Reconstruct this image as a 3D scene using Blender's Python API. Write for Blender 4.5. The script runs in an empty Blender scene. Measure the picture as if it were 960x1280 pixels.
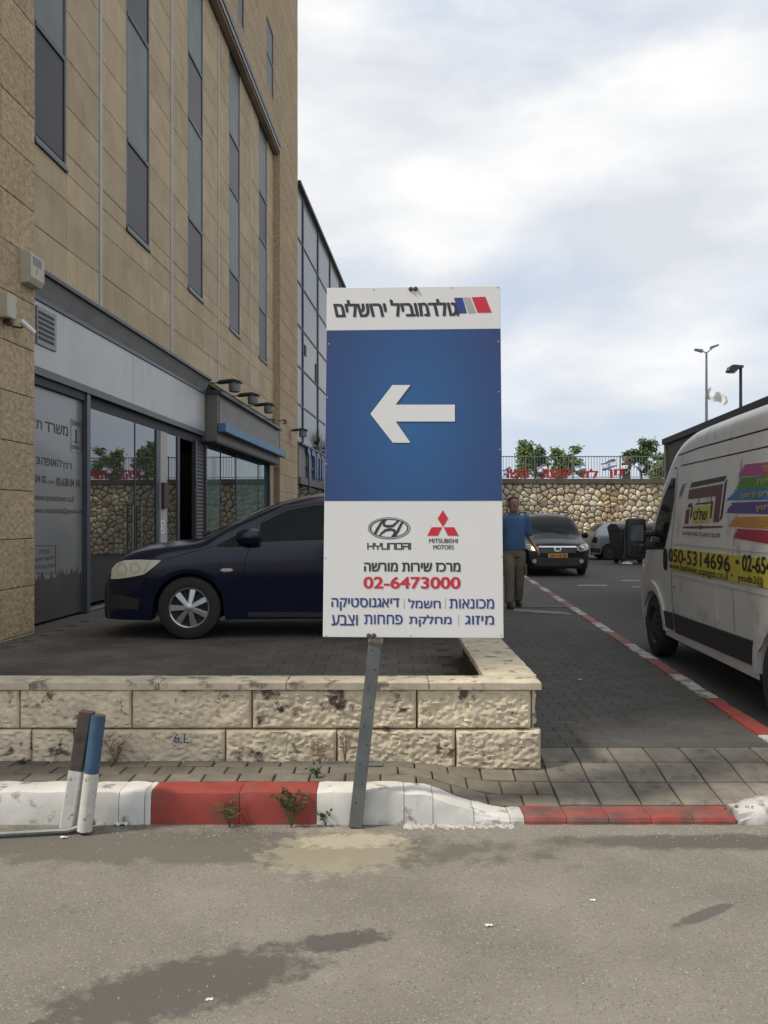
import bpy, bmesh, math, random, mathutils
from mathutils import Vector, Matrix, noise
from mathutils.bvhtree import BVHTree
random.seed(7)
R = math.radians
scene = bpy.context.scene
COL = scene.collection

# ------------------------------------------------------------------ camera
F, HZ, CX, CAMZ = 1070.0, 648.0, 480.0, 1.55       # focal length in pixels, horizon row, centre column, eye height
cam = bpy.data.cameras.new('camera'); camo = bpy.data.objects.new('camera', cam); COL.objects.link(camo)
camo.location = (0, 0, CAMZ); camo.rotation_euler = (R(90), 0, 0)
cam.sensor_fit = 'VERTICAL'; cam.sensor_height = 36; cam.lens = F/1280*36
cam.shift_y = (HZ-640)/1280; cam.clip_end = 3000; cam.clip_start = .05
scene.camera = camo

# ------------------------------------------------------------------ world and sun
SUN_EL, SUN_AZ = R(50), R(17)       # the sun stands to the left (-X) and a little behind the camera
world = bpy.data.worlds.new('World'); scene.world = world; world.use_nodes = True
wt = world.node_tree; wn = wt.nodes; wl = wt.links
for n in list(wn): wn.remove(n)
out = wn.new('ShaderNodeOutputWorld'); bg = wn.new('ShaderNodeBackground'); bg.inputs[1].default_value = .12
sky = wn.new('ShaderNodeTexSky'); sky.sky_type = 'NISHITA'; sky.sun_disc = False
sky.sun_elevation = SUN_EL; sky.sun_rotation = R(180)+math.atan2(math.cos(SUN_AZ), math.sin(SUN_AZ))
sky.air_density = 1.0; sky.dust_density = 2.0
tc = wn.new('ShaderNodeTexCoord'); mp = wn.new('ShaderNodeMapping'); mp.inputs['Scale'].default_value = (1, 1, 2.6)
mp.inputs['Location'].default_value = (3.1, 1.7, 0.35)
wl.new(tc.outputs['Generated'], mp.inputs[0])
n1 = wn.new('ShaderNodeTexNoise'); n1.inputs['Scale'].default_value = 1.5; n1.inputs['Detail'].default_value = 7; n1.inputs['Roughness'].default_value = .52
n1.inputs['Distortion'].default_value = .35
wl.new(mp.outputs[0], n1.inputs[0])
cr = wn.new('ShaderNodeValToRGB'); cr.color_ramp.elements[0].position = .43; cr.color_ramp.elements[0].color = (.22, .22, .22, 1)
cr.color_ramp.elements[1].position = .56; cr.color_ramp.elements[1].color = (1, 1, 1, 1)
sx = wn.new('ShaderNodeSeparateXYZ'); wl.new(tc.outputs['Generated'], sx.inputs[0])
el = wn.new('ShaderNodeMapRange'); el.interpolation_type = 'SMOOTHSTEP'; el.inputs[1].default_value = .24; el.inputs[2].default_value = .40; el.inputs[3].default_value = -.07; el.inputs[4].default_value = .085
wl.new(sx.outputs[2], el.inputs[0]); ad = wn.new('ShaderNodeMath'); wl.new(n1.outputs[0], ad.inputs[0]); wl.new(el.outputs[0], ad.inputs[1]); wl.new(ad.outputs[0], cr.inputs[0])
n2 = wn.new('ShaderNodeTexNoise'); n2.inputs['Scale'].default_value = 3.4; n2.inputs['Detail'].default_value = 6
wl.new(mp.outputs[0], n2.inputs[0])
cc = wn.new('ShaderNodeValToRGB'); cc.color_ramp.elements[0].position = .35; cc.color_ramp.elements[0].color = (4.2, 4.4, 4.75, 1)
cc.color_ramp.elements[1].position = .65; cc.color_ramp.elements[1].color = (6.1, 6.05, 5.95, 1)
wl.new(n2.outputs[0], cc.inputs[0])
sb = wn.new('ShaderNodeMix'); sb.data_type = 'RGBA'; sb.inputs[0].default_value = .8
wl.new(sky.outputs[0], sb.inputs[6]); sb.inputs[7].default_value = (3.3, 3.85, 4.75, 1)
mx = wn.new('ShaderNodeMix'); mx.data_type = 'RGBA'
wl.new(cr.outputs[0], mx.inputs[0]); wl.new(sb.outputs[2], mx.inputs[6]); wl.new(cc.outputs[0], mx.inputs[7])
wl.new(mx.outputs[2], bg.inputs[0]); wl.new(bg.outputs[0], out.inputs[0])
sun = bpy.data.lights.new('sun', 'SUN'); sun.energy = 2.6; sun.angle = R(7); sun.color = (1, .92, .78)
suno = bpy.data.objects.new('sun', sun); COL.objects.link(suno)
sd = Vector((-math.cos(SUN_EL)*math.cos(SUN_AZ), -math.cos(SUN_EL)*math.sin(SUN_AZ), math.sin(SUN_EL)))
suno.rotation_euler = sd.to_track_quat('Z', 'Y').to_euler()
scene.view_settings.view_transform = 'Standard'; scene.view_settings.look = 'None'
scene.view_settings.exposure = 0.54; scene.view_settings.gamma = 1

# ------------------------------------------------------------------ materials
MATS = {}
def mat(name, col, rough=.7, metal=0, var=.12, vscale=3.0, bump=0, bscale=60, rand=0, coat=0, spec=.5, emit=None,
        col2=None, c2scale=6, c2pos=(.5, .62), coord='P', ior=None, streak=None):
    """colour grain: var = brightness variation from noise, rand = per object variation, col2 = stains in patches"""
    if name in MATS: return MATS[name]
    m = bpy.data.materials.new(name); m.use_nodes = True; t = m.node_tree; N = t.nodes; L = t.links
    b = N['Principled BSDF']; b.inputs['Roughness'].default_value = rough; b.inputs['Metallic'].default_value = metal
    b.inputs['Specular IOR Level'].default_value = spec; b.inputs['Coat Weight'].default_value = coat; b.inputs['Coat Roughness'].default_value = .06
    if ior: b.inputs['IOR'].default_value = ior
    if coord == 'P': src = N.new('ShaderNodeNewGeometry').outputs['Position']
    else: src = N.new('ShaderNodeTexCoord').outputs['Object']
    c = (col[0], col[1], col[2], 1); cur = None
    def rgb(v):
        n = N.new('ShaderNodeRGB'); n.outputs[0].default_value = v; return n.outputs[0]
    cur = rgb(c)
    if col2:
        nz = N.new('ShaderNodeTexNoise'); nz.inputs['Scale'].default_value = c2scale; nz.inputs['Detail'].default_value = 7; nz.inputs['Roughness'].default_value = .65
        if streak:
            mm = N.new('ShaderNodeMapping'); mm.inputs['Scale'].default_value = streak; L.new(src, mm.inputs[0]); L.new(mm.outputs[0], nz.inputs[0])
        else: L.new(src, nz.inputs[0])
        r = N.new('ShaderNodeValToRGB'); r.color_ramp.elements[0].position = c2pos[0]; r.color_ramp.elements[1].position = c2pos[1]
        L.new(nz.outputs[0], r.inputs[0]); x = N.new('ShaderNodeMix'); x.data_type = 'RGBA'
        L.new(r.outputs[0], x.inputs[0]); L.new(cur, x.inputs[6]); x.inputs[7].default_value = (*col2, 1); cur = x.outputs[2]
    if var or rand:
        nz = N.new('ShaderNodeTexNoise'); nz.inputs['Scale'].default_value = vscale; nz.inputs['Detail'].default_value = 8; nz.inputs['Roughness'].default_value = .6
        L.new(src, nz.inputs[0])
        mr = N.new('ShaderNodeMapRange'); mr.inputs[1].default_value = .3; mr.inputs[2].default_value = .7
        mr.inputs[3].default_value = 1-var; mr.inputs[4].default_value = 1+var; L.new(nz.outputs[0], mr.inputs[0]); f = mr.outputs[0]
        if rand:
            oi = N.new('ShaderNodeObjectInfo'); m2 = N.new('ShaderNodeMapRange'); m2.inputs[3].default_value = 1-rand; m2.inputs[4].default_value = 1+rand
            L.new(oi.outputs['Random'], m2.inputs[0]); mu = N.new('ShaderNodeMath'); mu.operation = 'MULTIPLY'
            L.new(f, mu.inputs[0]); L.new(m2.outputs[0], mu.inputs[1]); f = mu.outputs[0]
        vm = N.new('ShaderNodeVectorMath'); vm.operation = 'SCALE'; L.new(cur, vm.inputs[0]); L.new(f, vm.inputs['Scale']); cur = vm.outputs[0]
    L.new(cur, b.inputs['Base Color'])
    if bump:
        nz = N.new('ShaderNodeTexNoise'); nz.inputs['Scale'].default_value = bscale; nz.inputs['Detail'].default_value = 5; L.new(src, nz.inputs[0])
        bp = N.new('ShaderNodeBump'); bp.inputs['Strength'].default_value = min(1, bump*40); bp.inputs['Distance'].default_value = bump
        L.new(nz.outputs[0], bp.inputs['Height']); L.new(bp.outputs[0], b.inputs['Normal'])
    if emit: b.inputs['Emission Color'].default_value = (*emit[0], 1); b.inputs['Emission Strength'].default_value = emit[1]
    MATS[name] = m; return m

def paint_speckle(m, col, scale, pos, coord='P'):
    """adds small speckles (grit, chips) over the base colour"""
    t = m.node_tree; N = t.nodes; L = t.links; b = N['Principled BSDF']; prev = b.inputs['Base Color'].links[0].from_socket
    src = N.new('ShaderNodeNewGeometry').outputs['Position']
    v = N.new('ShaderNodeTexVoronoi'); v.inputs['Scale'].default_value = scale; L.new(src, v.inputs[0])
    r = N.new('ShaderNodeValToRGB'); r.color_ramp.elements[0].position = pos[0]; r.color_ramp.elements[0].color = (1, 1, 1, 1)
    r.color_ramp.elements[1].position = pos[1]; r.color_ramp.elements[1].color = (0, 0, 0, 1); L.new(v.outputs['Distance'], r.inputs[0])
    w = N.new('ShaderNodeTexWhiteNoise'); L.new(v.outputs['Position'], w.inputs[0])
    g = N.new('ShaderNodeMath'); g.operation = 'GREATER_THAN'; g.inputs[1].default_value = .62; L.new(w.outputs[0], g.inputs[0])
    mu = N.new('ShaderNodeMath'); mu.operation = 'MULTIPLY'; L.new(r.outputs[0], mu.inputs[0]); L.new(g.outputs[0], mu.inputs[1])
    x = N.new('ShaderNodeMix'); x.data_type = 'RGBA'; L.new(mu.outputs[0], x.inputs[0]); L.new(prev, x.inputs[6]); x.inputs[7].default_value = (*col, 1)
    L.new(x.outputs[2], b.inputs['Base Color'])

def stain(m, centre, size, rot, col, amount=1.0, rag=.5, nscale=3):
    """one stain with its own outline at a place on the ground (world x, y)"""
    t = m.node_tree; N = t.nodes; L = t.links; b = N['Principled BSDF']; prev = b.inputs['Base Color'].links[0].from_socket
    src = N.new('ShaderNodeNewGeometry').outputs['Position']
    nz = N.new('ShaderNodeTexNoise'); nz.inputs['Scale'].default_value = nscale; nz.inputs['Detail'].default_value = 8; nz.inputs['Roughness'].default_value = .65; L.new(src, nz.inputs[0])
    mp = N.new('ShaderNodeMapping'); mp.vector_type = 'TEXTURE'; mp.inputs['Location'].default_value = (centre[0], centre[1], 0)
    mp.inputs['Rotation'].default_value = (0, 0, rot); mp.inputs['Scale'].default_value = (size[0], size[1], 1000)
    L.new(src, mp.inputs[0])
    ln = N.new('ShaderNodeVectorMath'); ln.operation = 'LENGTH'; L.new(mp.outputs[0], ln.inputs[0])
    a = N.new('ShaderNodeMath'); a.operation = 'SUBTRACT'; L.new(nz.outputs[0], a.inputs[0]); a.inputs[1].default_value = .5
    c = N.new('ShaderNodeMath'); c.operation = 'MULTIPLY_ADD'; L.new(a.outputs[0], c.inputs[0]); c.inputs[1].default_value = rag*4; L.new(ln.outputs['Value'], c.inputs[2])
    r = N.new('ShaderNodeMapRange'); r.inputs[1].default_value = 1.14; r.inputs[2].default_value = .82; r.inputs[3].default_value = 0; r.inputs[4].default_value = amount
    L.new(c.outputs[0], r.inputs[0])
    x = N.new('ShaderNodeMix'); x.data_type = 'RGBA'; L.new(r.outputs[0], x.inputs[0]); L.new(prev, x.inputs[6]); x.inputs[7].default_value = (*col, 1)
    L.new(x.outputs[2], b.inputs['Base Color']); return m, r

# ------------------------------------------------------------------ object helpers
def tag(o, label=None, cat=None, group=None, kind=None):
    if label: o['label'] = label
    if cat: o['category'] = cat
    if group: o['group'] = group
    if kind: o['kind'] = kind
    return o
def empty(name, loc=(0, 0, 0), rz=0, label=None, cat=None, group=None):
    o = bpy.data.objects.new(name, None); COL.objects.link(o); o.location = loc; o.rotation_euler = (0, 0, rz); o.empty_display_size = .2
    return tag(o, label, cat, group)
def copy_tree(o, parent=None):
    c = o.copy(); COL.objects.link(c); c.parent = parent
    for ch in list(o.children): copy_tree(ch, c)
    return c
class MB:
    def __init__(s): s.v = []; s.f = []; s.mi = []
    def add(s, v, f, mi=0):
        o = len(s.v); s.v += [tuple(p) for p in v]; s.f += [tuple(i+o for i in q) for q in f]; s.mi += [mi]*len(f); return s
    def box(s, x0, x1, y0, y1, z0, z1, mi=0, M=None):
        v = [(x, y, z) for x in (x0, x1) for y in (y0, y1) for z in (z0, z1)]
        if M: v = [tuple(M @ Vector(p)) for p in v]
        return s.add(v, [(0, 1, 3, 2), (4, 6, 7, 5), (0, 4, 5, 1), (2, 3, 7, 6), (0, 2, 6, 4), (1, 5, 7, 3)], mi)
    def prism(s, poly, d0, d1, axis='y', mi=0):
        """polygon in the plane normal to axis, extruded d0..d1"""
        n = len(poly)
        def p(a, b, d):
            return {'y': (a, d, b), 'x': (d, a, b), 'z': (a, b, d)}[axis]
        v = [p(a, b, d0) for a, b in poly]+[p(a, b, d1) for a, b in poly]
        f = [tuple(range(n)), tuple(range(2*n-1, n-1, -1))]+[(i, i+n, (i+1) % n+n, (i+1) % n) for i in range(n)]
        return s.add(v, f, mi)
    def tube(s, pts, r, n=8, mi=0, cap=True, flat=None):
        pts = [Vector(p) for p in pts]; rs = r if isinstance(r, (list, tuple)) else [r]*len(pts); V = []; Fc = []
        a = None
        for i, p in enumerate(pts):
            d = (pts[min(i+1, len(pts)-1)]-pts[max(i-1, 0)]).normalized()
            if a is None: up = Vector((0, 0, 1)) if abs(d.z) < .9 else Vector((0, 1, 0)); a = d.cross(up).normalized()
            else: a = (a-d*a.dot(d)).normalized()
            b = a.cross(d).normalized()
            for k in range(n):
                t = 2*math.pi*(k+.5)/n; V.append(p+a*math.cos(t)*rs[i]+b*math.sin(t)*rs[i]*(flat or 1))
        for i in range(len(pts)-1):
            for k in range(n): Fc.append((i*n+k, i*n+(k+1) % n, (i+1)*n+(k+1) % n, (i+1)*n+k))
        if cap: Fc += [tuple(range(n-1, -1, -1)), tuple(range((len(pts)-1)*n, len(pts)*n))]
        return s.add(V, Fc, mi)
    def lathe(s, prof, n=24, axis='z', c=(0, 0, 0), mi=0):
        V = []; Fc = []; m = len(prof)
        for k in range(n):
            t = 2*math.pi*k/n
            for r, h in prof:
                a, b = r*math.cos(t), r*math.sin(t)
                V.append({'z': (c[0]+a, c[1]+b, c[2]+h), 'y': (c[0]+a, c[1]+h, c[2]+b), 'x': (c[0]+h, c[1]+a, c[2]+b)}[axis])
        for k in range(n):
            for j in range(m-1): Fc.append((k*m+j, ((k+1) % n)*m+j, ((k+1) % n)*m+j+1, k*m+j+1))
        return s.add(V, Fc, mi)
    def build(s, name, mats, parent=None, smooth=False, label=None, kind=None, bevel=0, loc=None):
        me = bpy.data.meshes.new(name); me.from_pydata(s.v, [], s.f)
        for m in (mats if isinstance(mats, (list, tuple)) else [mats]): me.materials.append(m)
        for i, p in enumerate(me.polygons): p.material_index = s.mi[i]; p.use_smooth = smooth
        bm = bmesh.new(); bm.from_mesh(me); bmesh.ops.recalc_face_normals(bm, faces=bm.faces)
        if bevel: bmesh.ops.bevel(bm, geom=list(bm.edges)+list(bm.verts), offset=bevel, segments=1, affect='EDGES', clamp_overlap=True)
        bm.to_mesh(me); bm.free()
        if smooth: me.set_sharp_from_angle(angle=R(38))
        o = bpy.data.objects.new(name, me); COL.objects.link(o)
        if parent: o.parent = parent
        if loc: o.location = loc
        return tag(o, label=label, kind=kind)
def inst(name, me, parent, loc, rot=(0, 0, 0), scale=(1, 1, 1), kind=None):
    o = bpy.data.objects.new(name, me); COL.objects.link(o); o.parent = parent; o.location = loc; o.rotation_euler = rot; o.scale = scale
    if kind: o['kind'] = kind
    return o

# pixel of the photograph -> point at depth Y, or at height z
def at(px, py, Y): return Vector(((px-CX)/F*Y, Y, CAMZ-(py-HZ)/F*Y))
def onplane(px, py, M):
    """where the sight line through a pixel meets the plane of M (its local x-y plane); returns local (x, y)"""
    d = Vector(((px-CX)/F, 1, -(py-HZ)/F)); o = Vector((0, 0, CAMZ)); n = M.to_3x3().col[2]; p0 = M.translation
    t = (p0-o).dot(n)/d.dot(n); q = M.inverted() @ (o+d*t); return q.x, q.y

# text as mesh, fitted into a box of the local plane; heb=True reverses the right-to-left string
def text_mesh(s, heb=False, bold=0.0, extrude=.0):
    if heb:
        parts = s
        s = parts[::-1]
        # numbers keep their own direction
        outp = ''; buf = ''
        for ch in s:
            if ch.isdigit(): buf = ch+buf
            else: outp += buf+ch; buf = ''
        s = outp+buf
    cu = bpy.data.curves.new('t', 'FONT'); cu.body = s; cu.offset = bold
    o = bpy.data.objects.new('t', cu); COL.objects.link(o)
    dg = bpy.context.evaluated_depsgraph_get(); cc_ = o.evaluated_get(dg).to_curve(dg); loops = []
    for sp_ in cc_.splines:
        bp = sp_.bezier_points; n = len(bp); L_ = []
        if n < 2: continue
        for i in range(n):
            p, q = bp[i], bp[(i+1) % n]
            straight = (p.handle_right-p.co).cross(q.co-p.co).length < 1e-6 and (q.handle_left-q.co).cross(q.co-p.co).length < 1e-6
            if straight: L_.append(p.co.copy())
            else: L_ += mathutils.geometry.interpolate_bezier(p.co, p.handle_right, q.handle_left, q.co, 6)[:-1]
        L_ = [Vector((v[0], v[1])) for v in L_]; loops.append([v for k, v in enumerate(L_) if (v-L_[k-1]).length > 1e-5])
    o.to_curve_clear(); bpy.data.objects.remove(o); bpy.data.curves.remove(cu)
    # group loops by glyph (overlapping extents), then fill by the non-zero rule
    groups = []
    for L_ in sorted(loops, key=lambda l: min(v.x for v in l)):
        a, b = min(v.x for v in L_), max(v.x for v in L_)
        if groups and a < groups[-1][1]: groups[-1][0].append(L_); groups[-1][1] = max(groups[-1][1], b)
        else: groups.append([[L_], b])
    V = []; Fc = []
    def winding(p, ls):
        w = 0
        for l in ls:
            for k in range(len(l)):
                u, v = l[k-1], l[k]
                if (u.y <= p.y) != (v.y <= p.y):
                    xx_ = u.x+(p.y-u.y)/(v.y-u.y)*(v.x-u.x)
                    if xx_ > p.x: w += 1 if v.y > u.y else -1
        return w
    for ls, _ in groups:
        pts = []; ed = []
        for l in ls:
            k0 = len(pts); pts += l; ed += [(k0+k, k0+(k+1) % len(l)) for k in range(len(l))]
        ov, oe, of = mathutils.geometry.delaunay_2d_cdt(pts, ed, [], 0, 1e-6)[:3]
        k0 = len(V); V += [Vector((v.x, v.y, 0)) for v in ov]
        for f in of:
            if winding(sum((ov[i] for i in f), Vector((0, 0)))/len(f), ls): Fc.append(tuple(i+k0 for i in f))
    if extrude:
        n = len(V); V += [Vector((v.x, v.y, extrude)) for v in V]; from_e = {}
        for f in Fc:
            for k in range(len(f)): e = (f[k], f[(k+1) % len(f)]); from_e[e] = 1
        side = [(a, b, b+n, a+n) for (a, b) in from_e if (b, a) not in from_e]
        Fc = Fc+[tuple(i+n for i in f) for f in Fc]+side
    x0 = min(v.x for v in V); x1 = max(v.x for v in V); y0 = min(v.y for v in V); y1 = max(v.y for v in V)
    return [((v.x-x0)/(x1-x0), (v.y-y0)/(y1-y0), v.z) for v in V], Fc
def lettering(s, x0, x1, y0, y1, z, mt, parent, M=None, heb=False, bold=0.0, name='lettering', skew=0, thick=0, proj=None):
    """s fitted in x0..x1, y0..y1 of the plane with matrix M (in the parent's space), z off the plane"""
    V, Fc = text_mesh(s, heb, 0 if bold > 0 else bold, .01 if thick else 0)
    mb = MB(); W = x1-x0; Hh = y1-y0
    # heavier strokes: the same outline laid a hair to each side of itself
    sh = [(0, 0)]
    if bold > 0: e = bold*Hh*1.25; sh = [(-e, 0), (-e/3, 0), (e/3, 0), (e, 0), (0, e*.5), (0, -e*.5), (-e*.7, e*.4), (e*.7, e*.4), (-e*.7, -e*.4), (e*.7, -e*.4)]
    for i, (dx, dy) in enumerate(sh):
        P = []
        for a, b, c in V:
            p = Vector((x0+a*W+skew*(b-.5)*Hh+dx, y0+b*Hh+dy, z+i*.00006+(thick if c > 0 else 0)))
            P.append(proj(p) if proj else (M @ p if M else p))
        mb.add(P, Fc)
    return mb.build(name, mt, parent)
def flat(poly, z, mt, parent, M=None, name='print', proj=None, thick=.0008):
    """thin print: polygon in the plane's coordinates"""
    mb = MB(); mb.prism(poly, z-thick, z, 'z')
    T = (lambda p: proj(Vector(p))) if proj else (lambda p: (M @ Vector(p)) if M else Vector(p))
    mb.v = [tuple(T(p)) for p in mb.v]; return mb.build(name, mt, parent)

# ------------------------------------------------------------------ common materials
asphalt = mat('asphalt', (.185, .170, .143), .9, var=.16, vscale=1.6, bump=.006, bscale=110, col2=(.13, .12, .103), c2scale=.9, c2pos=(.45, .7))
paint_speckle(asphalt, (.27, .25, .21), 62, (.12, .34)); paint_speckle(asphalt, (.105, .097, .083), 75, (.15, .40)); paint_speckle(asphalt, (.26, .24, .2), 150, (.2, .45)); paint_speckle(asphalt, (.42, .40, .35), 23, (.05, .09)); paint_speckle(asphalt, (.07, .065, .058), 19, (.05, .10))
stain(asphalt, (-.66, 2.84), (.48, .17), R(27), (.072, .066, .059), .85, .45, 14)
stain(asphalt, (-.16, 3.14), (.17, .07), R(15), (.066, .06, .055), .85, .5, 16)
stain(asphalt, (-1.2, 4.06), (1.9, .22), R(-3), (.085, .076, .062), .7, .5, 7)
stain(asphalt, (1.9, 4.10), (1.2, .10), R(0), (.07, .064, .056), .8, .4, 5)
stain(asphalt, (-.22, 3.98), (.34, .26), R(15), (.33, .29, .21), .55, .55, 13); stain(asphalt, (-.15, 4.12), (.26, .09), R(5), (.40, .36, .27), .6, .6, 20)
stain(asphalt, (1.25, 3.35), (.22, .03), R(32), (.075, .07, .064), .8, .5, 9)
road_asphalt = mat('road asphalt', (.060, .058, .057), .85, var=.2, vscale=1.2, bump=.003, bscale=120)
paint_speckle(road_asphalt, (.14, .135, .125), 80, (.1, .2))
paver_m = mat('paver', (.155, .138, .108), .9, var=.25, vscale=9, bump=.002, bscale=120, rand=.16)
paver_dark = mat('dark paver', (.070, .067, .062), .88, var=.22, vscale=4, bump=.002, bscale=120, rand=.07)
tile_m = mat('paving tile', (.165, .147, .120), .9, var=.3, vscale=7, bump=.0015, bscale=100, rand=.12, col2=(.09, .08, .068), c2scale=9, c2pos=(.55, .68))
joint_m = mat('joint dirt', (.075, .068, .057), .95, var=.3, vscale=12, bump=.003, bscale=150)
cream = mat('cream limestone', (.60, .515, .38), .92, var=.22, vscale=7, bump=.006, bscale=90, rand=.07, col2=(.10, .08, .06), c2scale=6, c2pos=(.575, .64))
cream_top = mat('limestone coping', (.50, .44, .335), .88, var=.22, vscale=9, bump=.004, bscale=90, rand=.06, col2=(.17, .145, .11), c2scale=8, c2pos=(.55, .64))
k_white = mat('white kerb paint', (.55, .54, .51), .65, var=.14, vscale=6, bump=.003, bscale=40, col2=(.20, .185, .16), c2scale=8, c2pos=(.57, .66))
k_red = mat('red kerb paint', (.255, .040, .029), .6, var=.18, vscale=6, bump=.0015, bscale=50, col2=(.16, .075, .06), c2scale=9, c2pos=(.57, .68))
k_white2 = mat('worn white kerb paint', (.42, .41, .39), .7, var=.2, vscale=6, bump=.0015, bscale=50, col2=(.15, .14, .125), c2scale=7, c2pos=(.5, .6))
k_red2 = mat('worn red kerb paint', (.24, .068, .055), .7, var=.2, vscale=6, bump=.0015, bscale=50, col2=(.13, .095, .08), c2scale=7, c2pos=(.5, .62))
k_red3 = mat('red paint on dropped kerb', (.25, .040, .030), .7, var=.3, vscale=9, bump=.003, bscale=60, col2=(.105, .07, .058), c2scale=4, c2pos=(.40, .60), streak=(1, 4, 4))
black = mat('black', (.015, .015, .016), .6, var=0)
rubber = mat('rubber', (.022, .022, .022), .8, var=.15, bump=.001)
plastic = mat('black plastic', (.03, .03, .032), .5, var=.1)
chrome = mat('chrome', (.62, .62, .63), .18, metal=1, var=0)
alloy = mat('alloy', (.52, .52, .53), .3, metal=.85, var=.1)
steel = mat('galvanised steel', (.20, .21, .21), .5, metal=.55, var=.18, vscale=8)
white_m = mat('white', (.72, .72, .71), .5, var=.03)

# ------------------------------------------------------------------ ground, roads, sidewalk
def kerb_h(x):
    a = max(0, min(1, (x-.08)/.56)); a = a*a*(3-2*a)
    return .165*(1-a)+.035*a
def gz(x, y):
    """sidewalk level"""
    k = max(0, min(1, (y-4.5)/.75)); k = k*k*(3-2*k); return kerb_h(x)*(1-k)+.145*k
PLZ = .335                                      # level of the raised forecourt
def kerbX(y): return 2.10+.060*y
g = MB(); g.add([(-400, -60, 0), (400, -60, 0), (400, 700, 0), (-400, 700, 0)], [(0, 1, 2, 3)]); tag(g.build('ground', asphalt), kind='structure')
g = MB(); g.add([(2.2, 5.0, .004), (30, 5.0, .004), (32, 35.98, .004), (-1.5, 35.98, .004), (-1.5, 28, .004), (2.2, 24, .004)], [(0, 1, 2, 3, 4, 5)])
tag(g.build('street', road_asphalt), kind='structure')
# sidewalk bed
g = MB(); xs = [-9+i*.25 for i in range(39)]+[.6, .75, .92]
xs = sorted(set(round(x, 3) for x in xs if x <= .92)); ys = [4.51, 4.6, 4.7, 4.8, 4.9, 5.0, 5.1]
for i in range(len(xs)-1):
    for j in range(len(ys)-1):
        a, b, c, d = xs[i], xs[i+1], ys[j], ys[j+1]
        g.add([(a, c, gz(a, c)-.012), (b, c, gz(b, c)-.012), (b, d, gz(b, d)-.012), (a, d, gz(a, d)-.012)], [(0, 1, 2, 3)])
ys2 = [4.51, 4.7, 4.9, 5.1, 5.3, 5.6, 7, 9, 12, 16, 20, 24]
for j in range(len(ys2)-1):
    c, d = ys2[j], ys2[j+1]
    for k in range(8):
        def X(y, k): return .92+(kerbX(y)-.0-.92)*k/8
        g.add([(X(c, k), c, gz(X(c, k), c)-.012), (X(c, k+1), c, gz(X(c, k+1), c)-.012), (X(d, k+1), d, gz(X(d, k+1), d)-.012), (X(d, k), d, gz(X(d, k), d)-.012)], [(0, 1, 2, 3)])
sidewalk = tag(g.build('sidewalk', joint_m), kind='structure')
def slab_on(fn, cx, cy, w, d, th, name, mt, parent, gap=.006, j=.0025, store=None):
    v = []
    rz = random.uniform(-.012, .012); dz = random.uniform(-j, j)
    for zz, e in ((-.02, 0), (-.004, 0), (0, .005)):
        for sx, sy in ((-1, -1), (1, -1), (1, 1), (-1, 1)):
            x = cx+sx*(w/2-gap/2-e); y = cy+sy*(d/2-gap/2-e); x += -rz*(y-cy); y += rz*(x-cx)
            v.append((x, y, fn(x, y)+zz+dz))
    f = [(0, 1, 5, 4), (1, 2, 6, 5), (2, 3, 7, 6), (3, 0, 4, 7), (4, 5, 9, 8), (5, 6, 10, 9), (6, 7, 11, 10), (7, 4, 8, 11), (8, 9, 10, 11)]
    if store is not None: store.add(v, f); return
    o = Vector((cx, cy, fn(cx, cy))); mb = MB(); mb.add([Vector(p)-o for p in v], f); return mb.build(name, mt, parent, loc=o)
# front strip between kerb and low wall
far = MB()
for r_ in range(3):
    y = 4.59+r_*.146
    x = .838-(r_ % 2)*.095
    if r_ % 2: slab_on(gz, .886, y, .09, .142, .02, 'paver', paver_m, sidewalk)
    while x > -9:
        if x > -2.9: slab_on(gz, x, y, .186, .142, .02, 'paver', paver_m, sidewalk)
        else: slab_on(gz, x, y, .186, .142, .02, 'paver', paver_m, sidewalk, store=far)
        x -= .19
far.build('pavers', paver_m, sidewalk, kind='stuff')
# pale square tiles at the crossing, two full rows and a cut row
for r_, (y, d) in enumerate(((5.14, .225), (4.912, .222), (4.665, .262))):
    x = 1.042
    while x < kerbX(y)-.05:
        slab_on(gz, x, y, .215, d, .02, 'paving_tile', tile_m, sidewalk, gap=.0065, j=.001); x += .218
# dark pavers further up the sidewalk
far = MB(); y = 5.31; row = 0; cnt = 0
while y < 13.5:
    x = 1.03+(row % 2)*.1
    if row % 2: slab_on(gz, .98, y, .1, .1, .02, '', None, None, gap=.002, j=.0006, store=far)
    while x < kerbX(y)+.06:
        if x+.1 > kerbX(y)-.012:
            w_ = kerbX(y)-.012-(x-.1)
            if w_ > .02: slab_on(gz, x-.1+w_/2, y, w_, .1, .02, '', None, None, gap=.002, j=.0006, store=far)
            break
        if cnt < 285: slab_on(gz, x, y, .2, .1, .02, 'dark_paver', paver_dark, sidewalk, gap=.002, j=.0006); cnt += 1
        else: slab_on(gz, x, y, .2, .1, .02, '', None, None, gap=.002, j=.0006, store=far)
        x += .2
    y += .1; row += 1
far.build('dark_pavers', paver_dark, sidewalk, kind='stuff')
g = MB(); c, d = 13.48, 24
g.add([(.93, c, .148), (kerbX(c), c, .148), (kerbX(d), d, .148), (.93, d, .148)], [(0, 1, 2, 3)])
tag(g.build('far_sidewalk', mat('far paving', (.095, .088, .08), .9, var=.2, vscale=5, bump=.003, bscale=30)), kind='structure')
# worn pale patch in the walk by the person's feet
pale = mat('concrete patch', (.19, .18, .165), .9, var=.3, vscale=8)
g = MB(); g.add([(1.95, 12.9, .151), (2.75, 12.4, .151), (2.72, 12.8, .151), (2.0, 13.3, .151)], [(0, 1, 2, 3)]); g.build('concrete_patch', pale, sidewalk)

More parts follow.
